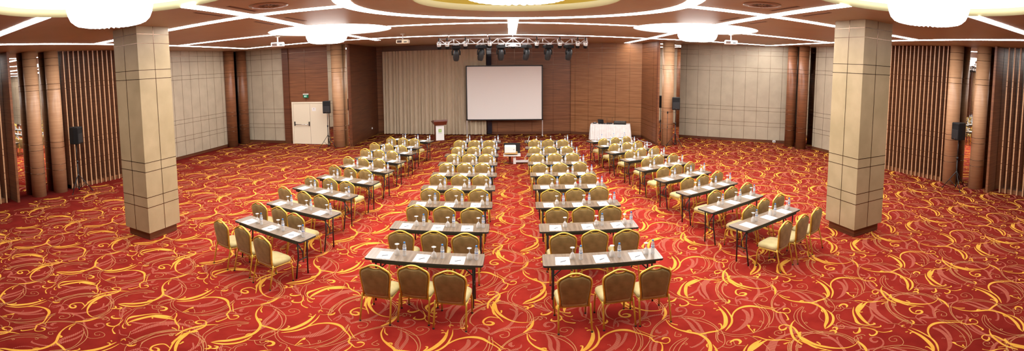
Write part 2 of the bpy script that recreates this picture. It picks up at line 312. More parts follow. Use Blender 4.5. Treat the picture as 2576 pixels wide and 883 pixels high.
('T',[[3.368,-0.895,0.0105],[3.304,-0.973,0.0104],[3.203,-1.043,0.0102],[3.112,-1.073,0.0101]]),
('T',[[3.372,-0.889,0.0105],[3.362,-0.85,0.0105],[3.337,-0.87,0.0105],[3.351,-0.889,0.0105]]),
('T',[[2.77,-0.853,0.0101],[2.833,-0.956,0.01],[2.945,-1.034,0.01],[3.083,-1.069,0.0101],[3.246,-1.067,0.0102],[3.375,-1.046,0.0103],[3.473,-1.104,0.0103]]),
('T',[[2.734,-0.865,0.0101],[2.814,-0.994,0.01],[2.923,-1.075,0.01],[3.038,-1.105,0.01],[3.078,-1.274,0.0099],[3.096,-1.37,0.0098],[3.086,-1.506,0.0096]]),
('T',[[3.191,-0.898,0.0104],[3.248,-0.942,0.0104],[3.289,-0.996,0.0103]]),
('T',[[4.097,-0.822,0.0112],[3.958,-0.865,0.011],[3.835,-0.969,0.0108],[3.766,-1.102,0.0106],[3.754,-1.265,0.0104],[3.775,-1.413,0.0103],[3.893,-1.546,0.0102]]),
('T',[[4.093,-0.839,0.0112],[3.949,-0.915,0.011],[3.846,-1.03,0.0107],[3.773,-1.192,0.0105],[3.758,-1.343,0.0103]]),
('T',[[4.107,-0.848,0.0112],[3.97,-0.966,0.0109],[3.867,-1.115,0.0107],[3.819,-1.274,0.0105],[3.821,-1.411,0.0103],[3.895,-1.534,0.0102]]),
('T',[[3.985,-0.957,0.0109],[4.039,-0.937,0.011],[4.04,-0.975,0.011],[4.011,-0.974,0.0109]]),
('T',[[3.821,-1.224,0.0105],[3.866,-1.202,0.0106],[3.871,-1.232,0.0105],[3.844,-1.231,0.0105]]),
('T',[[3.49,-1.243,0.0102],[3.441,-1.307,0.0101],[3.366,-1.3,0.01],[3.338,-1.232,0.0101],[3.388,-1.181,0.0102],[3.444,-1.198,0.0102],[3.445,-1.246,0.0102],[3.409,-1.256,0.0101],[3.393,-1.223,0.0102]]),
('T',[[3.796,-1.51,0.0102],[3.834,-1.562,0.0102],[3.877,-1.651,0.0101],[3.915,-1.629,0.0102],[4.008,-1.734,0.0102],[4.026,-1.866,0.01],[4.009,-2.001,0.0099]]),
('T',[[3.43,-1.492,0.0099],[3.614,-1.45,0.0101],[3.794,-1.501,0.0102],[3.932,-1.609,0.0102],[4.026,-1.714,0.0102],[4.054,-1.837,0.0101],[4.036,-1.974,0.0099]]),
('T',[[4.018,-0.645,0.0113],[3.97,-0.74,0.0112],[4.028,-0.768,0.0112],[4.057,-0.728,0.0113],[4.019,-0.713,0.0112]]),
('T',[[2.968,-1.119,0.0099],[2.96,-1.159,0.0099],[2.988,-1.145,0.0099]]),
('T',[[4.177,-2.3,0.0098],[4.319,-2.369,0.0099],[4.427,-2.411,0.0099],[4.518,-2.373,0.0101],[4.573,-2.258,0.0102],[4.527,-2.195,0.0102],[4.434,-2.2,0.0101],[4.409,-2.267,0.01],[4.464,-2.302,0.0101],[4.503,-2.265,0.0101],[4.482,-2.242,0.0101]]),
('T',[[4.359,-1.335,0.0109],[4.378,-1.321,0.0109],[4.347,-1.297,0.0109],[4.294,-1.362,0.0108],[4.272,-1.421,0.0107],[4.277,-1.471,0.0107]]),
('T',[[4.346,-1.344,0.0109],[4.3,-1.423,0.0107],[4.343,-1.542,0.0107],[4.386,-1.689,0.0106],[4.484,-1.799,0.0106],[4.589,-1.832,0.0106]]),
('T',[[4.272,-1.477,0.0107],[4.179,-1.479,0.0106],[4.124,-1.563,0.0104],[4.151,-1.619,0.0104],[4.213,-1.605,0.0105],[4.223,-1.54,0.0105],[4.181,-1.544,0.0105]]),
('T',[[4.268,-1.492,0.0106],[4.304,-1.668,0.0105],[4.385,-1.793,0.0105],[4.493,-1.92,0.0104]]),
('T',[[4.198,-1.956,0.0101],[4.163,-1.961,0.0101],[4.21,-1.93,0.0102],[4.194,-1.882,0.0102],[4.142,-1.875,0.0101],[4.09,-1.918,0.0101],[4.049,-2.017,0.0099],[3.996,-2.154,0.0097]]),
('T',[[4.187,-1.938,0.0101],[4.126,-1.93,0.0101],[4.076,-1.99,0.01],[4.025,-2.097,0.0098]]),
('T',[[4.656,-1.291,0.0112],[4.562,-1.223,0.0112],[4.581,-1.124,0.0113],[4.522,-1.1,0.0113],[4.471,-1.164,0.0112],[4.513,-1.2,0.0112],[4.538,-1.154,0.0112]]),
('T',[[4.399,-1.18,0.0111],[4.47,-1.247,0.0111],[4.556,-1.229,0.0112]]),
('T',[[6.34,-0.83,0.0135],[6.309,-0.987,0.0133],[6.238,-1.133,0.0131],[6.146,-1.195,0.0129],[6.06,-1.215,0.0128]]),
('T',[[6.31,-0.803,0.0135],[6.211,-1.003,0.0132],[6.23,-1.102,0.0131]]),
('T',[[6.295,-0.789,0.0135],[6.198,-0.976,0.0132],[6.18,-1.08,0.0131]]),
('T',[[5.835,-0.225,0.0136],[5.634,-0.386,0.0132],[5.525,-0.521,0.0129],[5.435,-0.702,0.0126]]),
('T',[[5.803,-0.288,0.0135],[5.634,-0.414,0.0132],[5.514,-0.567,0.0129],[5.468,-0.695,0.0127]]),
('T',[[5.755,-0.309,0.0134],[5.899,-0.275,0.0136],[6.066,-0.324,0.0137],[6.229,-0.452,0.0138],[6.315,-0.651,0.0137],[6.322,-0.845,0.0135]]),
('T',[[6.035,-0.354,0.0137],[6.215,-0.534,0.0137],[6.3,-0.732,0.0136],[6.267,-0.918,0.0133]]),
('T',[[5.428,-0.71,0.0126],[5.526,-0.656,0.0128],[5.577,-0.698,0.0128]]),
('T',[[5.439,-0.724,0.0126],[5.351,-0.853,0.0124],[5.245,-0.965,0.0122],[5.188,-0.997,0.0121]]),
('T',[[5.381,-0.29,0.013],[5.474,-0.236,0.0132],[5.552,-0.267,0.0132],[5.555,-0.367,0.0131],[5.486,-0.41,0.013],[5.447,-0.353,0.013],[5.495,-0.329,0.0131]]),
('T',[[5.492,-0.194,0.0132],[5.558,-0.201,0.0133],[5.575,-0.242,0.0133]]),
('T',[[5.771,-0.146,0.0136],[5.919,0.044,0.014],[5.953,0.112,0.0141],[6.038,0.08,0.0141],[6.037,0.033,0.0141]])]
LA,LB=1.7786,1.9802; OX,OY=-.277,5.31
def build_floor():
    b=MB()
    X0,X1,YA,YB=-13.9,13.9,-5.,22.9
    b.add([(X0,YA,0),(X1,YA,0),(X1,YB,0),(X0,YB,0),(X0,YA,-.1),(X1,YA,-.1),(X1,YB,-.1),(X0,YB,-.1)],
          [(0,1,2,3),(4,7,6,5),(0,4,5,1),(1,5,6,2),(2,6,7,3),(3,7,4,0)], 'red')
    def cat(L, n):
        P=np.array(L); out=[]
        for i in range(len(P)-1):
            p0=P[max(i-1,0)]; p1=P[i]; p2=P[i+1]; p3=P[min(i+2,len(P)-1)]
            for k in range(n):
                t=k/n
                q=.5*((2*p1)+(-p0+p2)*t+(2*p0-5*p1+4*p2-p3)*t*t+(-p0+3*p1-3*p2+p3)*t**3)
                out.append(q)
        out.append(P[-1]); return np.array(out)
    ribs=[]
    for col,L in PAT:
        c=cat(L,3); d=np.gradient(c[:,:2],axis=0); d/=np.maximum(np.linalg.norm(d,axis=1,keepdims=True),1e-9)
        nrm=np.stack([-d[:,1],d[:,0]],1); wd=np.maximum(c[:,2:3]*{'O':.72,'P':.85,'T':.75}[col],.0065)*.5
        A=c[:,:2]+nrm*wd; B=c[:,:2]-nrm*wd
        if col!='T':   # round off the blunt ends
            A=np.vstack([c[0,:2]-d[0]*wd[0]*.8,A,c[-1,:2]+d[-1]*wd[-1]*.8]); B=np.vstack([c[0,:2]-d[0]*wd[0]*.8,B,c[-1,:2]+d[-1]*wd[-1]*.8])
        ribs.append((col,A,B))
    Z={'P':.0005,'T':.0010,'O':.0016}; MI={'P':b.m('pink'),'T':b.m('thin'),'O':b.m('orange')}
    VS=[np.array(b.v)]; FS=[]; MIS=[]; n0=len(b.v)
    for j in range(-5,10):
        for i in range(-8,9):
            for q,(col,A,B) in enumerate(ribs):
                P=np.vstack([A,B]); x=P[:,0]+OX+i*LA; y=P[:,1]+OY+j*LB
                dy=y-5; wf=np.where(dy<0,.014*dy,.14*(1-np.exp(-np.maximum(dy,0)/10)))
                Xw=x*(1+wf); Yw=y+.016*x-.0014*x*x
                if Xw.min()<X0+.05 or Xw.max()>X1-.05 or Yw.min()<YA+.05 or Yw.max()>YB-.05: continue
                m=len(A); z=Z[col]+.000004*(q%100)
                VS.append(np.stack([Xw,Yw,np.full(2*m,z)],1))
                k=np.arange(m-1); FS.append(np.stack([k,k+1,k+1+m,k+m],1)+n0); MIS.append(np.full(m-1,MI[col])); n0+=2*m
    V=np.vstack(VS); Fq=np.vstack(FS); MIq=np.concatenate(MIS)
    me=bpy.data.meshes.new('floor')
    base=np.array(b.f); allf=np.vstack([base,Fq]); mi=np.concatenate([np.array(b.mi),MIq])
    me.vertices.add(len(V)); me.vertices.foreach_set('co',V.astype(np.float32).ravel())
    nf=len(allf); me.loops.add(nf*4); me.loops.foreach_set('vertex_index',allf.astype(np.int32).ravel())
    me.polygons.add(nf); me.polygons.foreach_set('loop_start',np.arange(0,nf*4,4,dtype=np.int32)); 
    for mt in b.ms: me.materials.append(mt)
    me.polygons.foreach_set('material_index',mi.astype(np.int32)); me.update(calc_edges=True); me.validate()
    o=bpy.data.objects.new('floor',me); COL.objects.link(o); struct(o,'red carpet floor with gold, rose and tan scrollwork')
build_floor()

# ------------------------------------------------------------------ walls
JN=[.77,.97,1.53,1.71,3.44,3.62,4.22,4.46]
JC=[.78,1.01,1.58,1.78,3.57,3.76,4.33,4.53]
def wall(name, p0, p1, mat, joints=(), hj=JN, th=.08, z0=0., z1=H, base=True, label=None, proud=.003, jw=.009, basemat='wooddark', baseh=.13):
    # a straight panelled wall from p0 to p1 (room side is to the left of p0->p1), with metal joints let into it
    p0=Vector(p0); p1=Vector(p1); d=(p1-p0); Lg=d.length; d.normalize(); n=Vector((-d.y,d.x))
    T=Matrix(((d.x,n.x,0,p0.x),(d.y,n.y,0,p0.y),(0,0,1,0),(0,0,0,1)))
    b=MB(); zb=z0+(baseh if base else 0)
    b.box((0,-th,zb),(Lg,0,z1),mat,T)
    if base: b.box((0,-th,z0),(Lg,-.02,zb),basemat,T)
    for h in hj: b.box((0,-.01,h-jw/2),(Lg,proud,h+jw/2),'metal',T)
    for x in joints: b.box((x-jw/2,-.01,zb),(x+jw/2,proud,z1),'metal',T)
    return struct(b.build(name),label)
def seq(a,b,st): 
    out=[]; x=a
    while x<b: out.append(x); x+=st
    return out
LW='long wall'
MXL,MXR=-12.64,12.74
# room side is on the left of the direction of travel; walk anticlockwise seen from above
# right side, going away from the camera
def mirror(name,p0,p1,z0=.0,z1=H,label=None):
    return wall(name,p0,p1,'mirror',(),(),.03,z0,z1,False,label)
mirror('wall_right_mirror',(MXR,-4.8),(MXR,10.75),label='mirrored wall behind the slats and round columns on the right')
wall('wall_right',(12.72,10.8),(12.72,15.1),'panel',seq(.25,4.3,.56),label='taupe panelled wall on the right with thin joints')
wall('wall_right_corner',(12.9,15.1),(12.9,17.2),'mirror',(),(),.03,0,H,False)
wall('wall_right_stub',(12.78,10.75),(12.72,10.80),'wood',(),())
wall('wall_rear_right',(12.62,16.72),(8.02,20.36),'panel',seq(.47,5.8,.595),label='taupe panelled wall facing the tables at the rear right')
wall('wall_rear_right_return',(7.95,20.4),(7.55,18.62),'wooddark',(),())
mirror('wall_rear_right_mirror',(7.62,18.58),(6.42,18.22),label='mirror strip behind the round column at the rear right')
wall('wall_stage_right',(6.40,18.2),(6.32,20.42),'wood',(.6,),label='dark wood return wall at the right of the stage')
wall('wall_stage_right_end',(6.43,18.22),(6.4,18.2),'wooddark',(),())
wall('wall_back_right',(6.33,20.40),(3.06,22.2),'woodmid',seq(.62,3.7,.72),label='light walnut panelled wall behind the sound desk')
wall('wall_back',(3.1,22.28),(-7.2,22.38),'wood',(.95,2.05,2.95,3.85,4.75,9.9),label='walnut panelled wall behind the screen')
wall('wall_stage_left',(-7.17,22.35),(-7.16,18.2),'wooddark',(),(3.44,),label='dark wood return wall at the left of the stage')
wall('wall_stage_left_end',(-7.16,18.2),(-7.19,18.22),'wooddark',(),())
mirror('wall_rear_left_mirror',(-7.19,18.22),(-8.38,18.58),label='mirror strip behind the round column at the rear left')
wall('wall_rear_left_door',(-8.34,18.62),(-10.42,18.47),'wood',(1.22,),label='walnut wall section around the white exit door')
wall('wall_rear_left_pier',(-10.40,18.40),(-10.72,18.37),'wooddark',(),label='narrow dark wood pier beside the exit door')
wall('wall_rear_left',(-10.72,18.46),(-13.1,18.2),'panel',seq(.58,2.4,.6),label='taupe panelled wall facing the tables at the rear left')
wall('wall_left_corner',(-13.1,18.25),(-13.1,16.8),'mirror',(),(),.03,0,H,False)
wall('wall_left',(-13.02,16.75),(-12.95,10.9),'panel',seq(.3,5.8,.56),label='taupe panelled wall on the left with thin joints')
wall('wall_left_stub',(-12.95,10.9),(MXL,10.75),'wood',(),())
mirror('wall_left_mirror',(MXL,10.75),(MXL,-4.8),label='mirrored wall behind the slats and round columns on the left')
wall('wall_front',(-13.,-4.8),(13.,-4.8),'wood',seq(1,26,2),label='walnut wall behind the camera')

# ------------------------------------------------------------------ ceiling with round recesses
CEN=(.10,7.28)
DISC=[(-4.45,3.42,1.75),(4.86,3.46,1.75),(-5.05,11.45,1.76),(5.3,11.8,1.84)]
ADDED_BACK=[(-4.45,-2.6,1.5),(4.86,-2.6,1.5)]  # unseen recessed lights, added behind the camera to even out the light
import bmesh
def build_ceiling():
    bm=bmesh.new()
    def loop(pts):
        v=[bm.verts.new((x,y,H)) for x,y in pts]
        return [bm.edges.new((v[i],v[(i+1)%len(v)])) for i in range(len(v))]
    es=loop([(-13.9,-5),(13.9,-5),(13.9,22.9),(-13.9,22.9)])
    for x,y,r in DISC+ADDED_BACK+[(CEN[0],CEN[1],1.72)]:
        es+=loop([(x+r*math.cos(2*PI*k/72),y+r*math.sin(2*PI*k/72)) for k in range(72)])
    bmesh.ops.triangle_fill(bm,use_beauty=True,use_dissolve=False,edges=es)
    me=bpy.data.meshes.new('ceiling'); bm.to_mesh(me); bm.free(); me.materials.append(M['ceil'])
    o=bpy.data.objects.new('ceiling',me); COL.objects.link(o); struct(o,'glossy copper brown ceiling with round recesses')
    s=MB(); s.box((-13.9,-5,5.6),(13.9,22.9,5.7),'ceil'); struct(s.build('ceiling_slab'))
build_ceiling()
def recess(x,y,r,label,depth=.13,lm='lamp',group='round recessed ceiling lights'):
    t=empty('recessed_ceiling_light',(x,y,H),0,label,'ceiling light',group)
    N=64; a=MB()
    ring=lambda R,z:[(R*math.cos(2*PI*k/N),R*math.sin(2*PI*k/N),z) for k in range(N)]
    a.loft([ring(r+.02,0.0),ring(r,-.004),ring(r,depth),ring(r+.02,depth)],'cream' if lm=='lamp' else 'white',False)
    a.build('cove_rim',t)
    d=MB(); d.lathe([(r,depth),(r,depth+.03)],lm,N); d.build('diffuser',t)
    return t
def chandelier(x,y,r,zb,label,ztop=H+.13,cm='crystal',group='crystal drum chandeliers'):
    t=empty('crystal_chandelier',(x,y,ztop),0,label,'chandelier',group)
    d=zb-ztop; b=MB(); n=96
    prof=[(.0,d),(.35,d),(.62,d+.005),(.80,d+.03),(.90,d+.085),(.955,d+.16),(.985,d+.24),(1.,-.02),(1.,0)]
    rings=[]
    for q,(f,z) in enumerate(prof):
        rings.append([(r*f*(1+.018*(k%2))*math.cos(2*PI*k/n), r*f*(1+.018*(k%2))*math.sin(2*PI*k/n), z+(.012*((k*7)%3) if f>.3 and q<4 else 0)) for k in range(n)])
    b.loft(rings,cm,True); b.build('crystal_strands',t)
    c=MB(); c.lathe([(r*.9,-.0),(r*.9,-.012)],'steel',32); c.build('canopy_plate',t)
    return t
names4=['front left round recessed light with cream rim','front right round recessed light with cream rim','rear left round recessed light above the left tables','rear right round recessed light above the right tables']
for q,((x,y,r),nm) in enumerate(zip(DISC,names4)): recess(x,y,r,nm,*((.13,'lamp') if q<2 else (.05,'lampfar')))
for (x,y,r),nm in zip(ADDED_BACK,('round recessed fill light added behind the camera on the left','round recessed fill light added behind the camera on the right')): recess(x,y,r,nm)
cn=['crystal drum chandelier at the front left, above the left square column','crystal drum chandelier at the front right, above the right square column','smaller looking crystal drum chandelier at the rear left','smaller looking crystal drum chandelier at the rear right']
for (x,y,r,zb),nm in zip(((-4.45,3.42,.56,4.29),(4.86,3.46,.56,4.30),(-5.15,11.45,.60,4.33),(5.36,11.8,.60,4.34)),cn): chandelier(x,y,r,zb,nm,*((H+.13,'crystal') if y<6 else (H+.05,'crystalfar')))
# big middle recess: pale rim, yellow cove, white lamp
t=empty('central_ceiling_dome',(CEN[0],CEN[1],H),0,'large round yellow ceiling dome above the middle aisle','ceiling light')
a=MB(); ring=lambda R,z:[(R*math.cos(2*PI*k/96),R*math.sin(2*PI*k/96),z) for k in range(96)]
a.loft([ring(1.74,0),ring(1.72,-.004),ring(1.72,.12)],'cream',False); a.build('cove_rim',t)
a=MB(); a.loft([ring(1.72,.12),ring(1.45,.26),ring(1.15,.34)],'yellow',False); a.build('yellow_cove',t)
a=MB(); a.lathe([(1.15,.34),(1.15,.37)],'lamp',64); a.build('diffuser',t)
chandelier(CEN[0],CEN[1],.98,4.66,'wide crystal chandelier inside the yellow ceiling dome',H+.34)
# LED ring
def ringstrip():
    b=MB(); N=128; x,y=.14,7.42
    rg=lambda R,z:[(x+R*math.cos(2*PI*k/N),y+R*math.sin(2*PI*k/N),z) for k in range(N)]
    b.loft([rg(2.80,H-.006),rg(3.08,H-.006),rg(3.08,H-.001),rg(2.80,H-.001),rg(2.80,H-.006)],'strip',False,smooth=False)
    tag(b.build('ceiling_light_ring'),'white light ring in the ceiling around the yellow dome','ceiling light')
ringstrip()
STN=[0]
def strip(pts, w, label):
    b=MB(); STN[0]+=1; zb=H-.004-.00025*STN[0]
    P=[Vector(p) for p in pts]; L=[];R=[]
    for i in range(len(P)):
        d=(P[min(i+1,len(P)-1)]-P[max(i-1,0)]).normalized(); n=Vector((-d.y,d.x))*w/2
        L.append(P[i]+n); R.append(P[i]-n)
    rings=[[(l.x,l.y,zb),(r.x,r.y,zb),(r.x,r.y,H-.001),(l.x,l.y,H-.001)] for l,r in zip(L,R)]
    b.loft(rings,'strip',True,smooth=False)
    tag(b.build('ceiling_light_strip'),label,'ceiling light','white light strips in the ceiling')
strip([(.05,10.45),(.03,15.9)],.26,'short white ceiling strip along the middle aisle, before the screen')
strip([(-3.33,11.4),(-.1,11.42)],.22,'cross strip from rear left round light to the middle strip')
strip([(.16,11.44),(3.5,11.75)],.22,'cross strip from the middle strip to rear right round light')
strip([(-11.35,16.25),(-7.75,15.75),(-4.19,15.75),(.03,15.92)],.26,'rear ceiling strip left half, in front of the stage')
strip([(.03,15.92),(3.24,16.42),(5.62,16.8),(8.5,16.85),(11.36,16.9)],.26,'rear ceiling strip right half, in front of the stage')
strip([(-9.6,.5),(-10.05,4.21),(-10.48,7.95),(-10.8,10.9),(-11.35,16.35)],.22,'long ceiling strip beside the left wall')
strip([(9.9,.5),(10.29,4.3),(10.77,8.94),(11.05,12.2),(11.37,16.98)],.22,'long ceiling strip beside the right wall')
strip([(-4.66,5.12),(-4.77,7.05),(-4.91,8.34),(-5.03,9.75)],.26,'ceiling strip joining the front left and rear left round lights')
strip([(-5.32,13.2),(-5.33,16.9)],.22,'ceiling strip running on from the rear left round light')
strip([(4.97,5.2),(5.07,7.59),(5.18,10.0)],.26,'ceiling strip joining the front right and rear right round lights')
strip([(5.3,13.6),(5.46,16.35),(5.57,20.6)],.22,'ceiling strip running on from the rear right round light to the wall')
strip([(-10.4,7.38),(-7.32,7.29),(-4.77,7.08),(-2.9,7.2)],.26,'cross strip from the left side strip to the light ring')
strip([(10.65,7.92),(7.07,7.81),(5.07,7.59),(3.2,7.4)],.26,'cross strip from the right side strip to the light ring')
strip([(-9.85,3.46),(-6.2,3.42)],.26,'cross strip from front left round light to the left side strip')
strip([(6.6,3.74),(10.2,3.66)],.26,'cross strip from front right round light to the right side strip')
strip([(-10.7,11.28),(-6.8,11.28)],.22,'cross strip from rear left round light to the left side strip')
strip([(7.1,12.0),(11.0,12.28)],.22,'cross strip from rear right round light to the right side strip')
# slots and round vents
def slot(a,bb,label):
    b=MB(); a=Vector(a); bb=Vector(bb); d=(bb-a).normalized(); n=Vector((-d.y,d.x))
    T=Matrix(((d.x,n.x,0,a.x),(d.y,n.y,0,a.y),(0,0,1,0),(0,0,0,1))); Lg=(bb-a).length
    b.box((0,-.03,H-.004),(Lg,.03,H-.001),'vent',T); b.box((-.01,-.04,H-.006),(Lg+.01,-.03,H-.001),'ventm',T); b.box((-.01,.03,H-.006),(Lg+.01,.04,H-.001),'ventm',T)
    tag(b.build('ceiling_vent_slot'),label,'air vent','dark air slots in the ceiling')
for i,(a,bb) in enumerate((((-4.3,5.73),(-4.35,6.61)),((-5.07,5.77),(-5.11,6.61)),((-4.44,7.87),(-4.46,8.77)),((-5.27,7.96),(-5.33,8.86)),
      ((4.60,6.0),(4.62,6.86)),((5.43,6.11),(5.49,6.99)),((4.77,8.35),(4.77,9.22)),((5.61,8.53),(5.60,9.24)))):
    side='left' if i<4 else 'right'
    slot(a,bb,'dark air slot %s of the %s strip, %s the cross strip'%(('inside','outside')[i%2],side,('nearer than','beyond')[(i//2)%2]))
def vent(x,y,label):
    t=empty('round_ceiling_vent',(x,y,H),0,label,'air vent','round swirl vents in the ceiling')
    b=MB(); b.lathe([(.33,-.001),(.33,-.012),(.22,-.016),(.20,-.008)],'ventm',40); b.build('vent_plate',t)
    b=MB()
    for k in range(16):
        a=2*PI*k/16; T=Matrix.Rotation(a,4,'Z'); b.box((.08,-.012,-.018),(.18,.012,-.0165),'vent',T)
    b.build('swirl_slot',t)
vent(-3.83,6.21,'round swirl vent between the left strip and light ring'); vent(4.08,6.34,'round swirl vent between the right strip and light ring')

# ------------------------------------------------------------------ columns
def sqcol(name, x0,x1,y0,y1,label):
    b=MB(); b.box((x0,y0,.19),(x1,y1,H),'column'); i=.06; b.box((x0+i,y0+i,0),(x1-i,y1-i,.19),'wooddark')
    e=.004; h=.011
    for z in JC: b.box((x0-e,y0-e,z-h/2),(x1+e,y1+e,z+h/2),'metal')
    fx=x0+(x1-x0)*.45; fy=y0+(y1-y0)*.5
    b.box((fx-h/2,y0-e,.19),(fx+h/2,y1+e,H),'metal'); b.box((x0-e,fy-h/2,.19),(x1+e,fy+h/2,H),'metal')
    return struct(b.build(name),label)
sqcol('column_left',-7.66,-6.86,5.93,6.87,'square sand coloured column standing on the carpet at the left')
sqcol('column_right',6.45,7.32,6.15,7.06,'square sand coloured column standing on the carpet at the right')
def rcol(name,x,y,r,mat,label,n=40):
    b=MB(); b.lathe([(r,0),(r,H)],mat,n,(x,y,0))
    for z in JN: b.lathe([(r,z-.006),(r+.004,z-.006),(r+.004,z+.006),(r,z+.006)],'metal',n,(x,y,0),caps=False)
    return struct(b.build(name),label)
rcol('pillar_left',-12.42,6.20,.235,'woodlight','round light walnut pillar at far left, first from the frame edge')
rcol('pillar_left',-12.43,7.00,.235,'woodlight','round light walnut pillar at left, beside the speaker stand')
rcol('pillar_right',12.51,7.62,.235,'woodlight','round light walnut pillar at right, behind the speaker stand')
rcol('pillar_right',12.53,6.60,.235,'woodlight','round light walnut pillar at far right, nearer the frame edge')
rcol('pillar_rear_left',-7.76,18.26,.27,'woodlight','round walnut pillar at rear left, beside the exit door')
rcol('pillar_rear_right',6.95,18.36,.26,'woodlight','round walnut pillar at rear right, beside the stage')
rcol('pillar_left_corner',-12.86,16.90,.26,'wood','round dark walnut pillar in the rear left corner, nearer one')
rcol('pillar_left_corner',-12.80,17.86,.26,'wood','round dark walnut pillar in the rear left corner, farther one')
rcol('pillar_right_corner',12.22,16.17,.24,'wood','round dark walnut pillar in the rear right corner, farther one')
rcol('pillar_right_corner',12.30,15.42,.24,'wood','round dark walnut pillar in the rear right corner, nearer one')
# ------------------------------------------------------------------ slat screens
def slats(name, xw, xf, ys, label, bx=None):
    # xw: wall plane, xf: front of the slats
    b=MB(); s=1 if xf>xw else -1
    for y in ys:
        x0,x1=sorted((xw+s*.01,xf)); b.box((x0,y-.020,.0),(x1,y+.020,H-.01),'wood')
        x0,x1=sorted((xf,xf+s*.006)); b.box((x0,y-.021,.0),(x1,y+.021,H-.01),'woodlight')
    for z in JN[:6]:
        for y in ys:
            x0,x1=sorted((xf+s*.004,xf+s*.008)); b.box((x0,y-.0215,z-.006),(x1,y+.0215,z+.006),'metal')
    x0,x1=sorted((xw+s*.01,xf-s*.06)); b.box((x0,ys[0]-.02,0),(x1,ys[-1]+.02,.13),'wood')
    return tag(b.build(name),label,'slatted screen','slatted wooden wall screens')
slats('slat_screen',MXL,-12.40,[7.45+.2*i for i in range(16)],'slatted walnut wall screen at left, behind the speaker stand')
slats('slat_screen',MXL,-12.30,[3.2+.2*i for i in range(10)],'slatted walnut wall screen at the far left frame edge')
slats('slat_screen',MXR,12.44,[7.94+.178*i for i in range(15)],'slatted walnut wall screen at right, beside the right square column')
slats('slat_screen',MXR,12.50,[3.5+.2*i for i in range(12)],'slatted walnut wall screen at the far right frame edge')
b=MB(); b.box((MXL+.01,5.28,0),(-12.1,5.36,H-.01),'wood'); struct(b.build('trim_left'),'dark wood fin closing the far left slat screen')
b=MB(); b.box((12.2,5.98,0),(MXR-.01,6.06,H-.01),'wood'); struct(b.build('trim_right'),'dark wood fin closing the far right slat screen')

# ------------------------------------------------------------------ door, sign
DW=Vector((-10.42,18.47)); dd=(Vector((-8.34,18.62))-DW).normalized(); dang=math.atan2(dd.y,dd.x)
door=struct(empty('door_1',(-10.31,18.455,0),dang),'cream double exit door with black panic bar')
LD=1.90
b=MB()
for lo,hi in (((0,-.04,0),(.075,.0,2.06)),((LD-.075,-.04,0),(LD,.0,2.06)),((.075,-.04,1.985),(LD-.075,.0,2.06))): b.box(lo,hi,'offwhite')
b.build('door_frame',door)
b=MB(); b.rbox((.08,-.02,.01),(.945,-.002,1.98),'offwhite',.004); lf=b.build('door_leaf',door)
b=MB(); b.rbox((.955,-.02,.01),(LD-.08,-.002,1.98),'offwhite',.004); b.build('door_leaf',door)
b=MB(); b.rbox((.12,-.075,.90),(.165,-.02,1.10),'black',.008); b.build('bar_housing',lf)
b=MB(); b.rbox((.88,-.075,.90),(.925,-.02,1.10),'black',.008); b.build('bar_housing',lf)
b=MB(); b.tube([(.14,-.085,.965),(.9,-.085,.965)],.014,'steel',10); b.build('panic_bar',lf)
b=MB(); b.box((0,-.003,0),(.20,0,.16),'paper'); b.box((.03,-.0036,.03),(.17,-.003,.035),'grey'); b.box((.03,-.0036,.06),(.15,-.003,.065),'grey'); b.box((.07,-.0036,.09),(.13,-.003,.13),'grey')
o=b.build('door_notice',loc=(DW.x+dd.x*1.16+.01,DW.y+dd.y*1.16-.042,1.62),rz=dang); tag(o,'small white paper notice taped on the right door leaf','notice')
sg=empty('exit_sign',(-9.52,18.49,2.26),dang,'green illuminated exit sign above the cream door','exit sign')
b=MB(); b.rbox((-.13,-.07,0),(.13,-.01,.15),'green',.008); b.build('sign_face',sg)
b=MB(); b.rbox((-.14,-.08,.15),(.14,-.005,.20),'white',.008); b.build('housing',sg)
b=MB()
b.box((-.07,-.073,.04),(-.02,-.0705,.11),'greenlit'); b.lathe([(.012,0),(.012,.003)],'greenlit',10,T=Matrix.Translation((.02,-.0705,.115))@Matrix.Rotation(PI/2,4,'X'))
b.box((.005,-.073,.06),(.035,-.0705,.10),'greenlit'); b.box((.035,-.073,.085),(.06,-.0705,.095),'greenlit'); b.box((-.002,-.073,.03),(.010,-.0705,.062),'greenlit'); b.box((.03,-.073,.03),(.045,-.0705,.062),'greenlit')
b.build('pictogram',sg)

# ------------------------------------------------------------------ curtain
def curtain():
    b=MB(); x0,x1=-6.78,-1.30; n=420; z0,z1=.03,4.42; rows=[z0,z0+.5,1.6,2.8,3.9,z1-.12,z1]
    rnd=random.Random(3); ph=0; A=[]
    for i in range(n+1):
        A.append(ph); ph+=2*PI/15*(1+.35*math.sin(i*.13)+.25*rnd.uniform(-1,1))
    rings=[]
    for r,z in enumerate(rows):
        f=(z1-z)/(z1-z0); amp=.04+.10*f**.6
        front=[(x0+(x1-x0)*i/n+.02*f*math.sin(A[i]*2+1), 22.16-amp*(.5+.5*math.sin(A[i]))-.02*f*math.sin(A[i]*.37), z) for i in range(n+1)]
        rings.append(front)
    vsx=[p for r in rings for p in r]; m=n+1
    back=[(p[0],p[1]+.012,p[2]) for p in vsx]; k=len(vsx)
    fs=[]
    for r in range(len(rows)-1):
        for i in range(n):
            a=r*m+i; fs.append((a,a+1,a+1+m,a+m)); fs.append((k+a,k+a+m,k+a+1+m,k+a+1))
    b.add(vsx+back,fs,'curtain',True)
    t=empty('stage_curtain',(-4,22.16,0),0,'long taupe pleated curtain hanging left of the screen','curtain')
    o=b.build('drape',t); o.location=(4,-22.16,0)
    c=MB(); c.box((x0-.05-(-4),-.10,4.42),(x1+.05+4,.0,4.46),'wooddark'); c.build('track',t)
curtain()
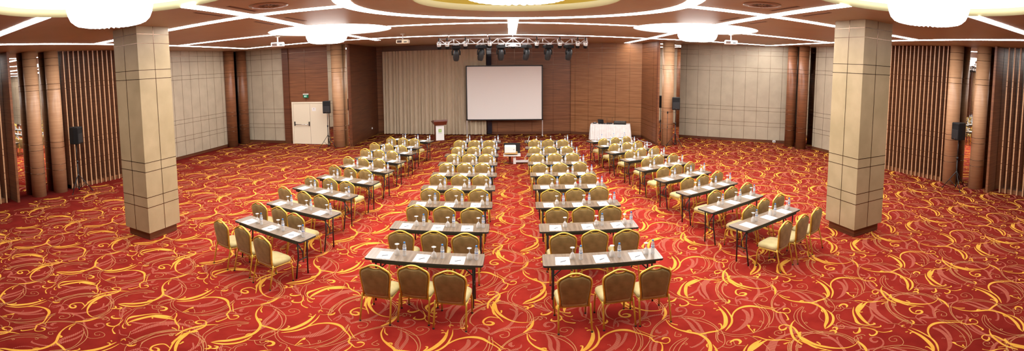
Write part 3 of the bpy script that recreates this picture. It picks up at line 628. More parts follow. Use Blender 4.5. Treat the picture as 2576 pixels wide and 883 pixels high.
b=MB(); b.box((-1.27,22.2,.05),(-1.03,22.26,H-.02),'lens'); struct(b.build('trim_back'),'narrow mirror strip, dark reflection painted in, between the curtain and the screen wall')  # black gloss stands in for what a mirror here would darkly reflect

# ------------------------------------------------------------------ projection screen
t=empty('projection_screen',(-.37,21.75,0),0,'large white projection screen in a black frame on two legs','projection screen')
xa,xb,zc,zd=-1.93,1.94,.80,3.58; fr=.055
b=MB(); b.box((xa,-.012,zc),(xb,.0,zd),'screen'); b.build('screen_surface',t)
b=MB()
for lo,hi in (((xa,-.03,zd-fr),(xb,.03,zd)),((xa,-.03,zc),(xb,.03,zc+fr)),((xa,-.03,zc),(xa+fr,.03,zd)),((xb-fr,-.03,zc),(xb,.03,zd))): b.box(lo,hi,'black')
b.build('frame',t)
for x in (xa+.02,xb-.02):
    b=MB(); b.box((x-.02,-.02,.02),(x+.02,.02,zc),'alu'); b.box((x-.03,-.20,0),(x+.03,.20,.03),'alu'); b.build('leg',t)

# ------------------------------------------------------------------ lectern
t=empty('lectern',(-3.44,20.2,0),.42,'red mahogany lectern with a white logo panel, before the curtain','lectern')
b=MB(); b.box((-.24,-.10,0),(.24,.24,.05),'redwood'); b.box((-.21,-.08,.05),(.21,.20,.88),'redwood'); b.build('body',t)
b=MB(); b.loft([[(-.29,-.20,.80),(.29,-.20,.80),(.29,.26,.86),(-.29,.26,.86)],[(-.33,-.24,.97),(.33,-.24,.97),(.33,.30,.91),(-.33,.30,.91)],[(-.33,-.22,1.05),(.33,-.22,1.05),(.33,.30,.95),(-.33,.30,.95)]],'redwood',True,smooth=False); b.build('desk_top',t)
b=MB(); b.box((-.2,-.098,.02),(.2,-.082,.80),'paper'); pn=b.build('logo_panel',t)
b=MB(); b.rbox((-.075,-.102,.44),(.075,-.099,.59),'logo',.002)
for lo,hi in (((-.045,-.104,.46),(-.025,-.1025,.57)),((.02,-.104,.46),(.045,-.1025,.565)),((-.025,-.104,.505),(.02,-.1025,.525))): b.box(lo,hi,'logopale')
b.box((-.10,-.101,.40),(.10,-.099,.412),'grey'); b.box((-.08,-.101,.365),(.08,-.099,.373),'grey'); b.build('logo',pn)

# ------------------------------------------------------------------ sound desk
t=empty('sound_desk',(4.72,20.22,0),-.29,'white skirted sound desk table at the rear right wall','table')
b=MB(); b.rbox((-.95,-.27,.70),(.95,.27,.76),'cloth',.02); b.build('tabletop_cover',t)
def onD(x,y): c,s_=math.cos(-.29),math.sin(-.29); return (4.72+x*c-y*s_,20.22+x*s_+y*c,.7605)
def skirt():
    b=MB(); hx,hy=.95,.27; per=[]; st=.02
    pts=[(-hx,-hy),(hx,-hy),(hx,hy),(-hx,hy)]; s=0
    for i in range(4):
        a=Vector(pts[i]); c=Vector(pts[(i+1)%4]); n=int((c-a).length/st); d=(c-a).normalized(); nn=Vector((d.y,-d.x))
        for k in range(n): per.append((a+d*st*k,nn,s)); s+=st
    rings=[]
    for z,f in ((.745,0),(.60,.35),(.3,.75),(.012,1.)):
        rings.append([(p.x+n.x*f*(.045+.035*math.sin(ss*2*PI/.11)+.012*math.sin(ss*31)),p.y+n.y*f*(.045+.035*math.sin(ss*2*PI/.11)+.012*math.sin(ss*31)),z) for p,n,ss in per])
    b.loft(rings,'cloth',False); return b
skirt().build('skirt',t)
mx=empty('mixing_console',onD(.46,-.02),-.29,'black and grey audio mixing console on the white skirted table','mixer')
b=MB(); b.loft([[(-.30,-.20,0),(.30,-.20,0),(.30,.18,0),(-.30,.18,0)],[(-.30,-.20,.05),(.30,-.20,.05),(.30,.18,.13),(-.30,.18,.13)]],'greymet',True,smooth=False); b.build('body',mx)
for i in range(12):
    x=-.25+i*.044
    b=MB(); b.box((x,-.14,.060),(x+.006,-.02,.104),'black'); sl=b.build('fader_slot',mx)
    b=MB(); b.box((x-.008,-.10+.03*math.sin(i),.076),(x+.014,-.075+.03*math.sin(i),.106),'grey'); b.build('fader_cap',sl)
    for k in range(3):
        b=MB(); b.lathe([(.010,0),(.008,.02)],'grey' if k else 'black',8,(x+.003,.03+.045*k,.098+.009*k)); b.build('control_knob',mx)
b=MB(); b.rbox((-.14,-.10,0),(.14,.10,.045),'black',.006); b.tube([(-.12,.09,.04),(-.14,.11,.26)],.006,'black',6); b.tube([(.12,.09,.04),(.13,.11,.30)],.006,'black',6)
tag(b.build('wireless_receiver',loc=onD(-.05,.08),rz=-.29),'black wireless receiver with two aerials left of the mixing console','receiver')
t=empty('laptop',onD(-.42,.10),2.5,'small black open laptop on the left half of the white table','laptop')
b=MB(); b.rbox((-.15,-.11,0),(.15,.11,.018),'black',.005); b.build('keyboard_base',t)
b=MB(); b.rbox((-.15,-.006,0),(.15,.006,.21),'black',.005,Matrix.Translation((0,.11,.018))@Matrix.Rotation(-.3,4,'X')); b.build('lid',t)
b=MB(); b.rbox((-.08,-.05,0),(.08,.05,.05),'black',.008); b.rbox((-.05,-.03,.05),(.05,.03,.062),'white',.004)
tag(b.build('power_adapter',loc=onD(-.76,.02),rz=.3),'small black and white box at the left end of the white table','box')
b=MB()
pts=[(-.35+.7*i/40+.03*math.sin(i*1.7),.10*math.sin(i*.9),.012+.02*abs(math.sin(i*.6))) for i in range(41)]
b.tube(pts,.009,'black',6)
tag(b.build('cable_heap',loc=onD(-.24,-.17),rz=-.29),'tangle of black cables lying along the front of the white table','cable')

# ------------------------------------------------------------------ projector trolley in the middle aisle
t=empty('projector_trolley',(.0,15.5,0),0,'white and tan projector trolley standing in the middle aisle','trolley')
b=MB(); b.rbox((-.31,-.20,.30),(.31,.22,.34),'white',.01); b.build('lower_tray',t)
b=MB(); b.rbox((-.28,-.21,.38),(.20,.20,.42),'tan',.01); b.build('board',t)
b=MB(); b.box((-.30,.21,.34),(.30,.25,.72),'black'); b.build('back_panel',t)
b=MB(); b.box((-.12,-.02,.02),(-.04,.06,.38),'redwood'); b.build('post',t)
b=MB(); b.box((.04,-.12,.0),(.14,-.04,.30),'white'); b.build('post',t)
b=MB(); b.box((.14,-.09,.06),(.58,-.02,.13),'white'); b.box((-.30,-.04,0),(.56,.02,.03),'redwood'); b.build('foot_bar',t)
b=MB(); b.tube([(.46,-.05,.13),(.46,-.05,.20),(.49,-.05,.28),(.56,-.05,.31)],.008,'white',6); b.build('cord',t)
for s_ in (-1,1):
    b=MB(); b.tube([(s_*.28,-.17,.34),(s_*.28,-.17,.38),(s_*.22,-.17,.39)],.012,'alu',6); b.build('bracket',t)
pj=empty('projector',(-.05,15.46,.4215),.0,'white projector on the trolley in the middle aisle','projector')
b=MB(); b.rbox((-.22,-.15,.0),(.19,.15,.25),'white',.03); b.build('body',pj)
b=MB(); b.lathe([(.045,0),(.045,.03),(.035,.035)],'lens',20,T=Matrix.Translation((.10,.15,.12))@Matrix.Rotation(-PI/2,4,'X')); b.build('lens',pj)
b=MB(); b.rbox((.10,-.154,.12),(.135,-.149,.135),'black',.001); b.build('indicator',pj)
# ------------------------------------------------------------------ ceiling projectors
def cproj(x,y,rz,col,label):
    t=empty('ceiling_projector',(x,y,H),rz,label,'projector','white projectors hanging from the ceiling')
    b=MB(); b.lathe([(.08,-.002),(.08,-.02),(.03,-.03)],'white',16); b.cyl((0,0,-.02),(0,0,-.2),.022,'white',10); b.build('mount',t)
    b=MB(); b.rbox((-.21,-.16,-.33),(.21,.16,-.20),col,.03); b.build('body',t)
    b=MB(); b.lathe([(.05,0),(.05,.04),(.04,.045)],'lens',20,T=Matrix.Translation((.12,.16,-.265))@Matrix.Rotation(-PI/2,4,'X')); b.build('lens',t)
    b=MB()
    b.box((-.18,-.164,-.31),(-.02,-.159,-.23),'vent')
    b.build('vent_grille',t)
    b=MB(); b.box((.05,-.164,-.30),(.15,-.159,-.27),'black'); b.build('front_window',t)
cproj(-7.06,11.9,.5,'white','white projector hanging below the rear left round light')
cproj(-3.60,14.2,.1,'offwhite','cream projector hanging at the left of the stage lights')
cproj(7.02,12.75,-.4,'white','white projector hanging below the rear right round light')

# ------------------------------------------------------------------ lighting truss
TY=15.62
t=empty('lighting_truss',(.05,TY,4.46),0,'long silver lighting truss hung before the screen','truss')
xl,xr=-2.66,2.68; S_=.10
for dy,dz in ((-S_,-S_),(S_,-S_),(-S_,S_),(S_,S_)):
    b=MB(); b.cyl((xl,dy,dz),(xr,dy,dz),.018,'alu',10); b.build('chord',t)
b=MB(); n=20
for i in range(n):
    a=xl+(xr-xl)*i/n; c=xl+(xr-xl)*(i+1)/n; z0,z1=(-S_,S_) if i%2 else (S_,-S_)
    for dy in (-S_,S_): b.cyl((a,dy,z0),(c,dy,z1),.008,'alu',6)
    b.cyl((a,-S_,S_),(c,S_,S_),.007,'alu',6)
    b.cyl((a,-S_,-S_),(a,S_,-S_),.007,'alu',6)
for i in range(0,n+1,2):
    a=xl+(xr-xl)*i/n
    for dy in (-S_,S_): b.cyl((a,dy,-S_),(a,dy,S_),.008,'alu',6)
b.build('lacing',t)
for x in (-2.3,-.9,0,.9,2.3):
    b=MB(); b.cyl((x,0,S_),(x,0,H-4.46-.001),.006,'steel',6); b.lathe([(.05,H-4.46-.012),(.05,H-4.46-.001)],'steel',12,(x,0,0)); b.build('hanger',t)
def par(x,dy,label,first=[None]):
    if first[0] is None:
        t=empty('par_spotlight',(x,TY+dy,4.46),0,label,'stage light','small par lights clamped along the truss')
        b=MB(); b.tube([(-.075,0,-.16),(-.08,0,-.06),(0,0,.02),(.08,0,-.06),(.075,0,-.16)],.008,'alu',6); b.build('bracket',t)
        b=MB(); b.rbox((-.02,-.03,.0),(.02,.03,.13),'black',.006); b.build('clamp',t)
        T=Matrix.Translation((0,0,-.14))@Matrix.Rotation(.35,4,'X')
        b=MB(); b.lathe([(.0,.11),(.035,.10),(.06,.06),(.068,0),(.068,-.02),(.072,-.03)],'alu',20,T=T,caps=False); b.lathe([(.073,-.03),(.073,-.13),(.060,-.13),(.058,-.03)],'blackp',20,T=T,caps=False); b.build('can',t)
        b=MB(); b.lathe([(.062,-.098),(.062,-.102)],'lens',20,T=T); b.build('lens',t)
        first[0]=t; return t
    o=copy_tree(first[0],(x,TY+dy,4.46)); o['label']=label; return o
prn=['par light at the left end of the truss','second par light from the left end of the truss','par light between the two leftmost moving heads','par light between the second and third moving heads','par light between the fourth and fifth moving heads','par light between the two rightmost moving heads','second par light from the right end of the truss','par light at the right end of the truss']
for px,lb in zip((1109,1129,1174,1234,1350,1407,1451,1470),prn): par(math.tan((px-CX)/F)*TY*1.0,-.20,lb)
def mover(x,rz,label,first=[None]):
    if first[0] is None:
        t=empty('moving_head_spotlight',(x,TY,4.46),rz,label,'stage light','black moving head lights hanging from the truss')
        b=MB(); b.box((-.10,-.12,-.135),(.10,.12,-.121),'alu'); b.build('clamp_bar',t)
        b=MB(); b.cyl((0,0,-.125),(0,0,-.17),.02,'alu',8); b.build('clamp',t)
        b=MB(); b.rbox((-.16,-.13,-.27),(.16,.13,-.16),'blackp',.02); b.build('base',t)
        b=MB(); b.tube([(-.14,0,-.50),(-.14,0,-.36),(-.11,0,-.29),(.11,0,-.29),(.14,0,-.36),(.14,0,-.50)],.025,'blackp',8); b.build('yoke',t)
        T=Matrix.Translation((0,0,-.50))@Matrix.Rotation(.3,4,'X')
        b=MB(); b.lathe([(.0,.20),(.06,.19),(.095,.13),(.11,.03),(.115,-.08),(.10,-.17),(.085,-.20)],'greymet',24,T=T,caps=False); b.build('head',t)
        b=MB(); b.lathe([(.084,-.198),(.084,-.205)],'lens',24,T=T); b.build('lens',t)
        first[0]=t; return t
    o=copy_tree(first[0],(x,TY,4.46),rz); o['label']=label; return o
mvn=['leftmost black moving head light under the truss','second black moving head light from the left','black moving head light just left of the mirrored dish','black moving head light just right of the mirrored dish','second black moving head light from the right','rightmost black moving head light under the truss']
for px,rz,lb in zip((1149,1211,1261,1325,1379,1431),(.2,.7,.15,.9,.4,.6),mvn): mover(math.tan((px-CX)/F)*TY,rz,lb)
t=empty('effect_spotlight_dish',(.06,TY-.28,4.245),0,'round silver effect light dish at the middle of the truss','stage light')
b=MB(); b.lathe([(.05,.10),(.10,.05),(.27,.0),(.285,-.02),(.26,-.03),(.1,.02)],'alu',40,caps=False); b.build('dish',t)
for k in range(24):
    a=2*PI*k/24; b=MB(); b.lathe([(.022,0),(.018,-.03),(.0,-.04)],'blackp',8,(.265*math.cos(a),.265*math.sin(a),-.022)); b.build('small_lamp',t)
b=MB(); b.lathe([(.10,.02),(.09,-.05),(.04,-.08)],'blackp',20); b.build('hub',t)
b=MB()
for s_ in (-1,1): b.box((s_*.25-.015,-.02,.0),(s_*.25+.015,.02,.09),'alu')
b.box((-.26,-.015,.07),(.26,.015,.09),'alu'); b.build('bracket',t)

# ------------------------------------------------------------------ speakers
def stand_mesh(t, h, ph):
    b=MB(); b.cyl((0,0,.05),(0,0,h*.62),.019,'black',10); b.build('lower_pole',t)
    b=MB(); b.cyl((0,0,h*.55),(0,0,h),.014,'black',10); b.build('upper_pole',t)
    for r_,z0,z1 in ((.03,.52,.60),(.028,.09,.14),(.032,h*.60,h*.65)):
        b=MB(); b.lathe([(r_,z0),(r_,z1)],'black',14); k=b.build('collar',t)
    b=MB(); b.cyl((0,-.03,h*.625),(0,-.075,h*.625),.009,'black',8); b.build('knob',k)
    for i in range(3):
        a=2*PI*i/3+ph; c,s=math.cos(a),math.sin(a)
        b=MB(); b.tube([(.03*c,.03*s,.56),(.43*c,.43*s,.02)],.012,'black',8); b.tube([(.025*c,.025*s,.11),(.22*c,.22*s,.30)],.008,'black',6); lg=b.build('leg',t)
        b=MB(); b.tube([(.42*c,.42*s,.032),(.445*c,.445*s,.010)],.018,'rubber',8); b.build('rubber_foot',lg)
def speaker(x,y,z,rz,where,ph):
    st=empty('speaker_stand',(x,y,0),rz,'black tripod speaker stand '+where,'speaker stand','tripod speaker stands')
    stand_mesh(st,z,math.radians(ph)-rz)
    t=empty('loudspeaker',(x,y,z),rz,'black loudspeaker on its tripod '+where,'loudspeaker','black loudspeakers')
    # front faces local -Y
    b=MB(); pl=[(-.17,-.17),(.17,-.17),(.17,-.02),(.12,.16),(-.12,.16),(-.17,-.02)]
    b.loft([[(px*.94,py*.94,0) for px,py in pl],[(px,py,.02) for px,py in pl],[(px,py,.53) for px,py in pl],[(px*.94,py*.94,.55) for px,py in pl]],'blackp',True,smooth=False); b.build('cabinet',t)
    b=MB(); b.loft([[(-.145,-.172,.36),(.145,-.172,.36),(.145,-.172,.50),(-.145,-.172,.50)],[(-.07,-.150,.40),(.07,-.150,.40),(.07,-.150,.46),(-.07,-.150,.46)]],'greymet',False,smooth=False)
    for lo,hi in (((-.155,-.182,.35),(.155,-.171,.365)),((-.155,-.182,.495),(.155,-.171,.51)),((-.155,-.182,.365),(-.14,-.171,.495)),((.14,-.182,.365),(.155,-.171,.495))): b.box(lo,hi,'blackp')
    b.build('horn',t)
    b=MB(); b.rbox((-.15,-.188,.04),(.15,-.171,.34),'greymet',.012); b.build('grille',t)
    b=MB(); b.box((-.02,-.190,.05),(.02,-.1885,.06),'steel'); b.build('badge',t)
speaker(-11.93,7.42,1.62,2.07,'at the left slatted wall screen',57)
speaker(-8.15,17.85,1.60,.25,'beside the cream exit door',106)
speaker(7.14,17.85,1.66,-.3,'at the rear right, by the round pillar',58)
speaker(11.93,7.0,1.64,-1.88,'at the right, before the round pillars',-10)
t=empty('microphone_stand',(6.72,17.75,0),0,'thin black microphone stand beside the rear right loudspeaker','microphone stand')
b=MB(); b.cyl((0,0,.03),(0,0,1.5),.010,'black',8); b.build('pole',t)
b=MB(); b.lathe([(.018,.86),(.018,.95)],'black',10); b.build('clutch',t)
b=MB(); b.lathe([(.018,1.49),(.03,1.53),(.03,1.58),(.012,1.60)],'blackp',12); b.build('microphone_clip',t)
for i in range(3):
    a=2*PI*i/3+.2; b=MB(); b.tube([(0,0,.12),(.26*math.cos(a),.26*math.sin(a),.012)],.009,'black',6); b.build('leg',t)

# small wall things
b=MB(); b.rbox((-.07,-.02,0),(.07,.0,.10),'white',.006); b.lathe([(.028,0),(.028,.004)],'black',12,T=Matrix.Translation((.0,-.021,.05))@Matrix.Rotation(PI/2,4,'X'))
tag(b.build('wall_socket',loc=(12.02,17.15,.03),rz=-.67+PI*0),'white wall socket low on the rear right panelled wall','socket')
b=MB(); b.rbox((0,-.06,0),(.02,.06,.09),'white',.004); b.rbox((.02,-.03,.02),(.045,.02,.06),'white',.006)
tag(b.build('wall_socket',loc=(-7.155,21.2,.40)),'small white wall outlet on the dark return wall left of the curtain','socket')
b=MB(); pts=[(6.05,20.2,.012),(6.0,19.7,.012),(6.1,19.2,.012),(6.32,18.8,.012),(6.25,18.45,.012),(6.05,18.25,.012),(5.9,18.5,.012)]
b.tube(pts,.014,'white',8); tag(b.build('floor_cable'),'white cable curling on the carpet right of the sound desk','cable')

# ------------------------------------------------------------------ banquet chair (faces local +Y)
def make_chair():
    root=empty('banquet_chair')
    by=lambda z:-.195-(z-.45)*.085
    # seat cushion
    b=MB(); N=28
    def sup(f,z):
        out=[]
        for k in range(N):
            a=2*PI*k/N; c,s=math.cos(a),math.sin(a); e=.42
            x=.215*f*math.copysign(abs(c)**e,c); y=.215*f*math.copysign(abs(s)**e,s)
            x*=1+.06*(y/.215)
            out.append((x,y+.005,z))
        return out
    b.loft([sup(.9,.398),sup(.985,.405),sup(1.02,.43),sup(1.0,.455),sup(.92,.475),sup(.7,.487),sup(.35,.492)],'velvetlit'); b.build('seat',root)
    # backrest panel
    out=[]
    half=[(.0,.872),(.035,.872),(.060,.878),(.085,.888),(.125,.866),(.173,.838),(.194,.805),(.198,.765),(.193,.70),(.180,.60),(.170,.50),(.162,.455),(.12,.438),(.0,.432)]
    full=half+[(-x,z) for x,z in half[-2:0:-1]]
    cz=.66
    def ring(f,dy): return [(x*f,by(cz+(z-cz)*f)+dy,cz+(z-cz)*f) for x,z in full]
    b=MB(); b.loft([ring(.30,-.030),ring(.86,-.029),ring(.96,-.021),ring(1.,-.004),ring(1.,.006),ring(.96,.026),ring(.85,.037),ring(.30,.040)],'velvetshade'); b.build('backrest',root)
    # gold frame round the back
    oh=[(.180,.40),(.180,.50),(.190,.60),(.203,.71),(.208,.78),(.200,.822),(.177,.852),(.125,.882),(.068,.914),(.03,.926),(.0,.928)]
    pts=[(-x,by(z),z) for x,z in oh]+[(x,by(z),z) for x,z in oh[-2::-1]]
    b=MB(); b.tube(pts,.0135,'gold',8,flat=1.25)
    b.tube([(-.085,by(.9)-.004,.902),(-.06,by(.88)-.004,.884),(-.03,by(.876)-.004,.876),(.03,by(.876)-.004,.876),(.06,by(.88)-.004,.884),(.085,by(.9)-.004,.902)],.009,'gold',6)
    b.build('back_frame',root)
    # seat frame
    b=MB(); b.tube([(-.20,-.19,.39),(-.205,.17,.39),(-.17,.205,.39),(.17,.205,.39),(.205,.17,.39),(.20,-.19,.39)],.0115,'gold',6,closed=True); b.build('seat_frame',root)
    for sx in (-1,1):
        b=MB(); b.tube([(sx*.198,.08,.385),(sx*.203,.155,.372),(sx*.205,.19,.335),(sx*.206,.205,.25),(sx*.207,.212,.018)],.0125,'gold',7); b.tube([(sx*.207,.212,.024),(sx*.207,.212,.0)],.0135,'rubber',7); b.build('leg',root)
        b=MB(); b.tube([(sx*.198,-.19,.43),(sx*.200,-.205,.36),(sx*.203,-.235,.24),(sx*.206,-.285,.02)],.0125,'gold',7); b.tube([(sx*.206,-.2845,.022),(sx*.206,-.287,.0)],.0135,'rubber',7); b.build('leg',root)
    return root
# ------------------------------------------------------------------ folding table (front edge y=0, centred on x)
TW,TD,TH=1.69,.406,.75
def make_table():
    root=empty('folding_table')
    def rrect(w,d,r,z):
        o=[]
        for cx,cy,a0 in ((w/2-r,d-r,0),(-w/2+r,d-r,90),(-w/2+r,r,180),(w/2-r,r,270)):
            for k in range(5):
                a=math.radians(a0+22.5*k); o.append((cx+r*math.cos(a),cy+r*math.sin(a),z))
        return o
    b=MB(); b.loft([rrect(TW,TD,.035,TH-.004),rrect(TW-.004,TD,.033,TH)],'laminate',True,smooth=False); b.build('tabletop',root)
    b=MB(); b.loft([rrect(TW,TD,.035,TH-.032),rrect(TW+.003,TD,.035,TH-.018),rrect(TW,TD,.035,TH-.004)],'rubber',True,smooth=False); b.build('edge_band',root)
    b=MB()
    for lo,hi in (((-.74,.03,TH-.085),(.74,.05,TH-.032)),((-.74,TD-.05,TH-.085),(.74,TD-.03,TH-.032)),((-.74,.05,TH-.075),(-.72,TD-.05,TH-.032)),((.72,.05,TH-.075),(.74,TD-.05,TH-.032))): b.box(lo,hi,'black')
    b.build('apron',root)
    for s in (-1,1):
        x=s*.70
        b=MB(); b.tube([(x,.085,TH-.05),(x,.095,.40),(x,.055,.20),(x,.025,.0)],.013,'black',8); b.build('leg',root)
        b=MB(); b.tube([(x,TD-.085,TH-.05),(x,TD-.10,.38),(x,TD-.10,.0)],.013,'black',8); b.build('leg',root)
        b=MB(); b.tube([(x,.085,.33),(x,TD-.10,.33)],.010,'black',6); b.build('crossbar',root)
        b=MB(); b.tube([(x,TD/2,.33),(x,TD/2,.46),(x-s*.13,TD/2,.60),(x-s*.27,TD/2,TH-.045)],.010,'black',6); b.build('brace',root)
    return root
def make_bottle():
    root=empty('water_bottle')
    b=MB(); b.lathe([(.012,.004),(.022,.0),(.026,.008),(.026,.050),(.0245,.056),(.026,.062),(.026,.150),(.0245,.168),(.018,.190),(.0125,.202),(.0125,.212)],'pet',14,caps=False); b.build('body',root)
    b=MB(); b.lathe([(.0262,.092),(.0266,.094),(.0266,.140),(.0262,.142)],'labelw',14,caps=False); b.lathe([(.0270,.110),(.0270,.120)],'labelb',14,caps=False); b.build('label_band',root)
    b=MB(); b.lathe([(.0145,.208),(.0145,.227),(.012,.230)],'capblue',12); b.build('cap',root)
    return root
def make_glass():
    b=MB()   # stemmed goblet standing upside down on its rim
    b.lathe([(.034,.0),(.039,.03),(.038,.055),(.030,.082),(.014,.102),(.005,.112),(.0045,.168),(.010,.176),(.035,.181),(.036,.184),(.0,.186)],'glass',16,caps=False)
    return b.build('wine_glass')
def make_paper():
    b=MB(); b.box((-.100,-.135,.0005),(.100,.135,.0025),'paper'); return b.build('note_paper')
def make_pen():
    root=empty('pen')
    b=MB(); b.tube([(-.052,0,.005),(.04,0,.005)],.0045,'pen',8); b.build('barrel',root)
    b=MB(); b.tube([(.04,0,.005),(.056,0,.005)],[.0045,.001],'steel',8); b.build('tip',root)
    return root
TABS={'CL1':(-1.25, 5.646, -0.009),
'CL2':(-1.241, 6.935, 0.013),
'CL3':(-1.241, 8.228, 0.021),
'CL4':(-1.23, 9.485, 0.036),
'CL5':(-1.242, 10.739, -0.004),
'CL6':(-1.267, 11.995, 0.011),
'CL7':(-1.268, 13.211, 0.022),
'CL8':(-1.266, 14.393, 0.019),
'CL9':(-1.263, 15.701, 0.01),
'CR1':(1.251, 5.585, -0.032),
'CR2':(1.29, 6.916, -0.023),
'CR3':(1.299, 8.186, -0.035),
'CR4':(1.314, 9.514, -0.042),
'CR5':(1.303, 10.725, -0.023),
'CR6':(1.288, 12.021, -0.052),
'CR7':(1.3, 13.254, -0.03),
'CR8':(1.298, 14.424, -0.03),
'CR9':(1.307, 15.65, -0.03),
'LO1':(-4.08, 6.125, -0.265),
'LO2':(-4.144, 7.35, -0.246),
'LO3':(-4.25, 8.631, -0.287),
'LO4':(-4.127, 9.797, -0.208),
'LO5':(-4.098, 11.102, -0.307),
'LO6':(-4.068, 12.311, -0.306),
'LO7':(-4.021, 13.571, -0.28),
'LO8':(-4.047, 14.617, -0.232),
'LO9':(-3.874, 15.905, -0.261),
'RO1':(4.563, 6.361, 0.318),
'RO2':(4.47, 7.5, 0.365),
'RO3':(4.489, 8.709, 0.338),
'RO4':(4.392, 9.933, 0.345),
'RO5':(4.23, 11.137, 0.338),
'RO6':(4.125, 12.372, 0.342),
'RO7':(3.935, 13.557, 0.352),
'RO8':(3.811, 14.687, 0.356),
'RO9':(3.695, 15.705, 0.34)}
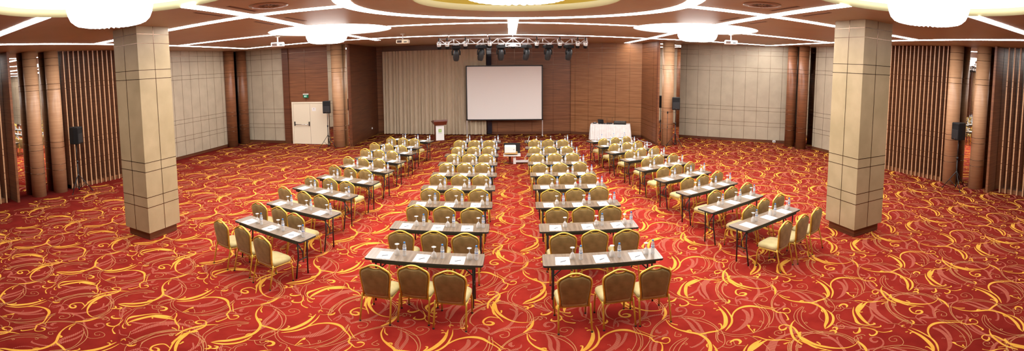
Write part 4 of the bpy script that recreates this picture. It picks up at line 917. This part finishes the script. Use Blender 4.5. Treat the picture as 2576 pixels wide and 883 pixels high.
CHS=[
('CL', 0, 0, -1.741, 5.325, -0.05),
('CL', 0, 1, -1.254, 5.421, -0.06),
('CL', 0, 2, -0.769, 5.32, -0.06),
('CL', 1, 0, -1.749, 6.651, -0.003),
('CL', 1, 1, -1.229, 6.716, 0.009),
('CL', 1, 2, -0.743, 6.666, 0.054),
('CL', 2, 0, -1.796, 8.02, 0.038),
('CL', 2, 1, -1.264, 7.996, -0.02),
('CL', 2, 2, -0.75, 7.95, 0.021),
('CL', 3, 0, -1.765, 9.191, 0.02),
('CL', 3, 1, -1.248, 9.234, 0.04),
('CL', 3, 2, -0.709, 9.225, -0.004),
('CL', 4, 0, -1.8, 10.434, 0.002),
('CL', 4, 1, -1.268, 10.429, 0.001),
('CL', 4, 2, -0.762, 10.434, 0.035),
('CL', 5, 0, -1.774, 11.703, 0.019),
('CL', 5, 1, -1.289, 11.708, 0.024),
('CL', 5, 2, -0.797, 11.725, -0.026),
('CL', 6, 0, -1.765, 12.925, 0.078),
('CL', 6, 1, -1.277, 12.917, -0.026),
('CL', 6, 2, -0.792, 12.926, 0.049),
('CL', 7, 0, -1.76, 14.055, 0.011),
('CL', 7, 1, -1.246, 14.103, -0.003),
('CL', 7, 2, -0.761, 14.128, 0.003),
('CL', 8, 0, -1.857, 15.343, -0.007),
('CL', 8, 1, -1.339, 15.351, 0.02),
('CL', 8, 2, -0.82, 15.351, 0.007),
('CR', 0, 0, 0.751, 5.229, 0.0),
('CR', 0, 1, 1.3, 5.244, 0.05),
('CR', 0, 2, 1.785, 5.231, -0.02),
('CR', 1, 0, 0.773, 6.653, 0.014),
('CR', 1, 1, 1.3, 6.701, -0.069),
('CR', 1, 2, 1.783, 6.63, -0.023),
('CR', 2, 0, 0.825, 7.927, -0.058),
('CR', 2, 1, 1.311, 7.934, -0.016),
('CR', 2, 2, 1.828, 7.892, -0.088),
('CR', 3, 0, 0.825, 9.144, -0.051),
('CR', 3, 1, 1.351, 9.181, -0.037),
('CR', 3, 2, 1.885, 9.231, -0.079),
('CR', 4, 0, 0.821, 10.422, 0.002),
('CR', 4, 1, 1.354, 10.476, -0.018),
('CR', 4, 2, 1.846, 10.437, 0.002),
('CR', 5, 0, 0.746, 11.642, -0.028),
('CR', 5, 1, 1.307, 11.647, -0.077),
('CR', 5, 2, 1.843, 11.687, -0.072),
('CR', 6, 0, 0.757, 12.939, -0.035),
('CR', 6, 1, 1.288, 12.96, -0.011),
('CR', 6, 2, 1.802, 12.941, -0.009),
('CR', 7, 0, 0.752, 14.049, -0.048),
('CR', 7, 1, 1.238, 14.082, -0.045),
('CR', 7, 2, 1.786, 14.042, -0.05),
('CR', 8, 0, 0.809, 15.39, -0.045),
('CR', 8, 1, 1.295, 15.423, -0.036),
('CR', 8, 2, 1.792, 15.343, -0.033),
('LO', 0, 0, -4.747, 6.05, -0.28),
('LO', 0, 1, -4.225, 5.971, -0.28),
('LO', 0, 2, -3.669, 5.729, -0.29),
('LO', 1, 0, -4.77, 7.301, -0.195),
('LO', 1, 1, -4.227, 7.196, -0.259),
('LO', 1, 2, -3.748, 6.967, -0.254),
('LO', 2, 0, -4.882, 8.541, -0.276),
('LO', 2, 1, -4.275, 8.35, -0.311),
('LO', 2, 2, -3.809, 8.214, -0.296),
('LO', 3, 0, -4.748, 9.617, -0.208),
('LO', 3, 1, -4.229, 9.585, -0.189),
('LO', 3, 2, -3.719, 9.43, -0.241),
('LO', 4, 0, -4.684, 10.956, -0.273),
('LO', 4, 1, -4.157, 10.792, -0.316),
('LO', 4, 2, -3.683, 10.682, -0.303),
('LO', 5, 0, -4.737, 12.137, -0.284),
('LO', 5, 1, -4.254, 12.057, -0.289),
('LO', 5, 2, -3.743, 12.024, -0.279),
('LO', 6, 0, -4.671, 13.474, -0.276),
('LO', 6, 1, -4.168, 13.371, -0.28),
('LO', 6, 2, -3.693, 13.243, -0.272),
('LO', 7, 0, -4.723, 14.602, -0.257),
('LO', 7, 1, -4.213, 14.482, -0.202),
('LO', 7, 2, -3.653, 14.241, -0.252),
('LO', 8, 0, -4.465, 15.86, -0.292),
('LO', 8, 1, -3.989, 15.76, -0.209),
('LO', 8, 2, -3.512, 15.628, -0.264),
('RO', 0, 0, 4.289, 5.997, 0.4),
('RO', 0, 1, 4.776, 6.129, 0.36),
('RO', 0, 2, 5.271, 6.328, 0.38),
('RO', 1, 0, 4.245, 7.086, 0.336),
('RO', 1, 1, 4.713, 7.33, 0.412),
('RO', 1, 2, 5.184, 7.456, 0.357),
('RO', 2, 0, 4.089, 8.277, 0.364),
('RO', 2, 1, 4.564, 8.394, 0.317),
('RO', 2, 2, 5.067, 8.568, 0.332),
('RO', 3, 0, 3.992, 9.497, 0.303),
('RO', 3, 1, 4.457, 9.637, 0.298),
('RO', 3, 2, 4.964, 9.846, 0.321),
('RO', 4, 0, 3.804, 10.696, 0.336),
('RO', 4, 1, 4.253, 10.882, 0.358),
('RO', 4, 2, 4.711, 11.066, 0.399),
('RO', 5, 0, 3.786, 11.959, 0.317),
('RO', 5, 1, 4.208, 12.221, 0.368),
('RO', 5, 2, 4.7, 12.285, 0.327),
('RO', 6, 0, 3.601, 13.141, 0.348),
('RO', 6, 1, 4.031, 13.376, 0.314),
('RO', 6, 2, 4.511, 13.476, 0.315),
('RO', 7, 0, 3.361, 14.299, 0.336),
('RO', 7, 1, 3.822, 14.45, 0.326),
('RO', 7, 2, 4.279, 14.624, 0.355),
('RO', 8, 0, 3.214, 15.355, 0.322),
('RO', 8, 1, 3.672, 15.516, 0.371),
('RO', 8, 2, 4.135, 15.661, 0.344)]
BN={'CL':'centre-left','CR':'centre-right','LO':'outer left','RO':'outer right'}
ON=['front','second','third','fourth','fifth','sixth','seventh','eighth','rearmost']
def row(r): return 'the front table' if r==0 else ('the rearmost table' if r==8 else 'the %s table from the front'%ON[r])
def shortrow(r): return 'front table' if r==0 else ('rearmost table' if r==8 else ON[r]+' table')
SEAT=['left','middle','right']
table0=make_table(); chair0=make_chair(); bottle0=make_bottle(); glass0=make_glass(); paper0=make_paper(); pen0=make_pen()
first=dict(t=True,c=True,b=True,g=True,p=True,n=True)
def put(key, proto, loc, rz, label, cat, group):
    if first[key]: o=proto; first[key]=False; o.location=loc; o.rotation_euler=(0,0,rz)
    else: o=copy_tree(proto,loc,rz)
    tag(o,label,cat,group); return o
# kids cache must be complete before copying
for pr in (table0,chair0,bottle0,glass0,paper0,pen0):
    for k_ in [pr]+list(kids(pr)): kids(k_)
NOB={('CR',1,0),('LO',3,1),('CL',8,1),('CR',8,0),('CR',8,1)}
rj=random.Random(11)
for key,(X,Y,th) in TABS.items():
    bk=key[:2]; r=int(key[2])-1; B=BN[bk]
    put('t',table0,(X,Y,0),th,'brown folding table with black legs, %s in the %s column'%(('front one','rearmost one')[r==8] if r in (0,8) else ON[r]+' from the front',B),'table','narrow folding tables in four columns')
    c,s=math.cos(th),math.sin(th)
    def L(x,y,z): return (X+x*c-y*s, Y+x*s+y*c, z)
    for k in range(3):
        px=(-.58,-.02,.495)[k]+rj.uniform(-.02,.02); py=.165+rj.uniform(-.012,.012)
        where='%s seat, %s of the %s column'%(SEAT[k],shortrow(r),B)
        pa=th+rj.uniform(-.05,.05)
        put('p',paper0,L(px,py,TH),pa,'white paper sheet at the '+where,'paper','white sheets of note paper on the tables')
        if bk!='RO' and r<(4 if bk=='LO' else 3):
            put('n',pen0,L(px+.01,py-.02,TH+.0026),th+.55+rj.uniform(-.15,.15),'dark pen on the paper at the '+where,'pen','pens on the note paper')
        gx=(-.410,.130,.650)[k]+rj.uniform(-.014,.014); gy=.215+rj.uniform(-.015,.015)
        put('g',glass0,L(gx,gy,TH),rj.uniform(0,6),'upside-down stemmed glass at the '+where,'glass','stemmed glasses turned upside down on the tables')
        if (bk,r,k) in NOB: continue
        bx=(-.298,.242,.742)[k]+rj.uniform(-.015,.015); byy=.205+rj.uniform(-.02,.02)
        put('b',bottle0,L(bx,byy,TH),rj.uniform(0,6),'water bottle with blue cap at the '+where,'bottle','small water bottles on the tables')
for bk,r,k,x,y,yaw in CHS:
    put('c',chair0,(x,y,0),yaw,'gold framed olive chair, %s seat, %s, %s column'%(SEAT[k],row(r)[4:],BN[bk]),'chair','gold banquet chairs at the tables')
# stray things on the rearmost centre-right table
b=MB(); b.tube([(-.06,0,.02),(.02,0,.05),(.05,0,.15)],.008,'grey',8); b.lathe([(.03,0),(.03,.012),(.015,.02)],'blackp',14,(-.06,0,0)); b.lathe([(.012,0),(.016,.03),(.0,.05)],'grey',10,(.05,0,.145))
tag(b.build('table_microphone',loc=(TABS['CR9'][0]-.72,TABS['CR9'][1]+.2,TH)),'small grey table microphone at the aisle end of the rearmost centre-right table','microphone')
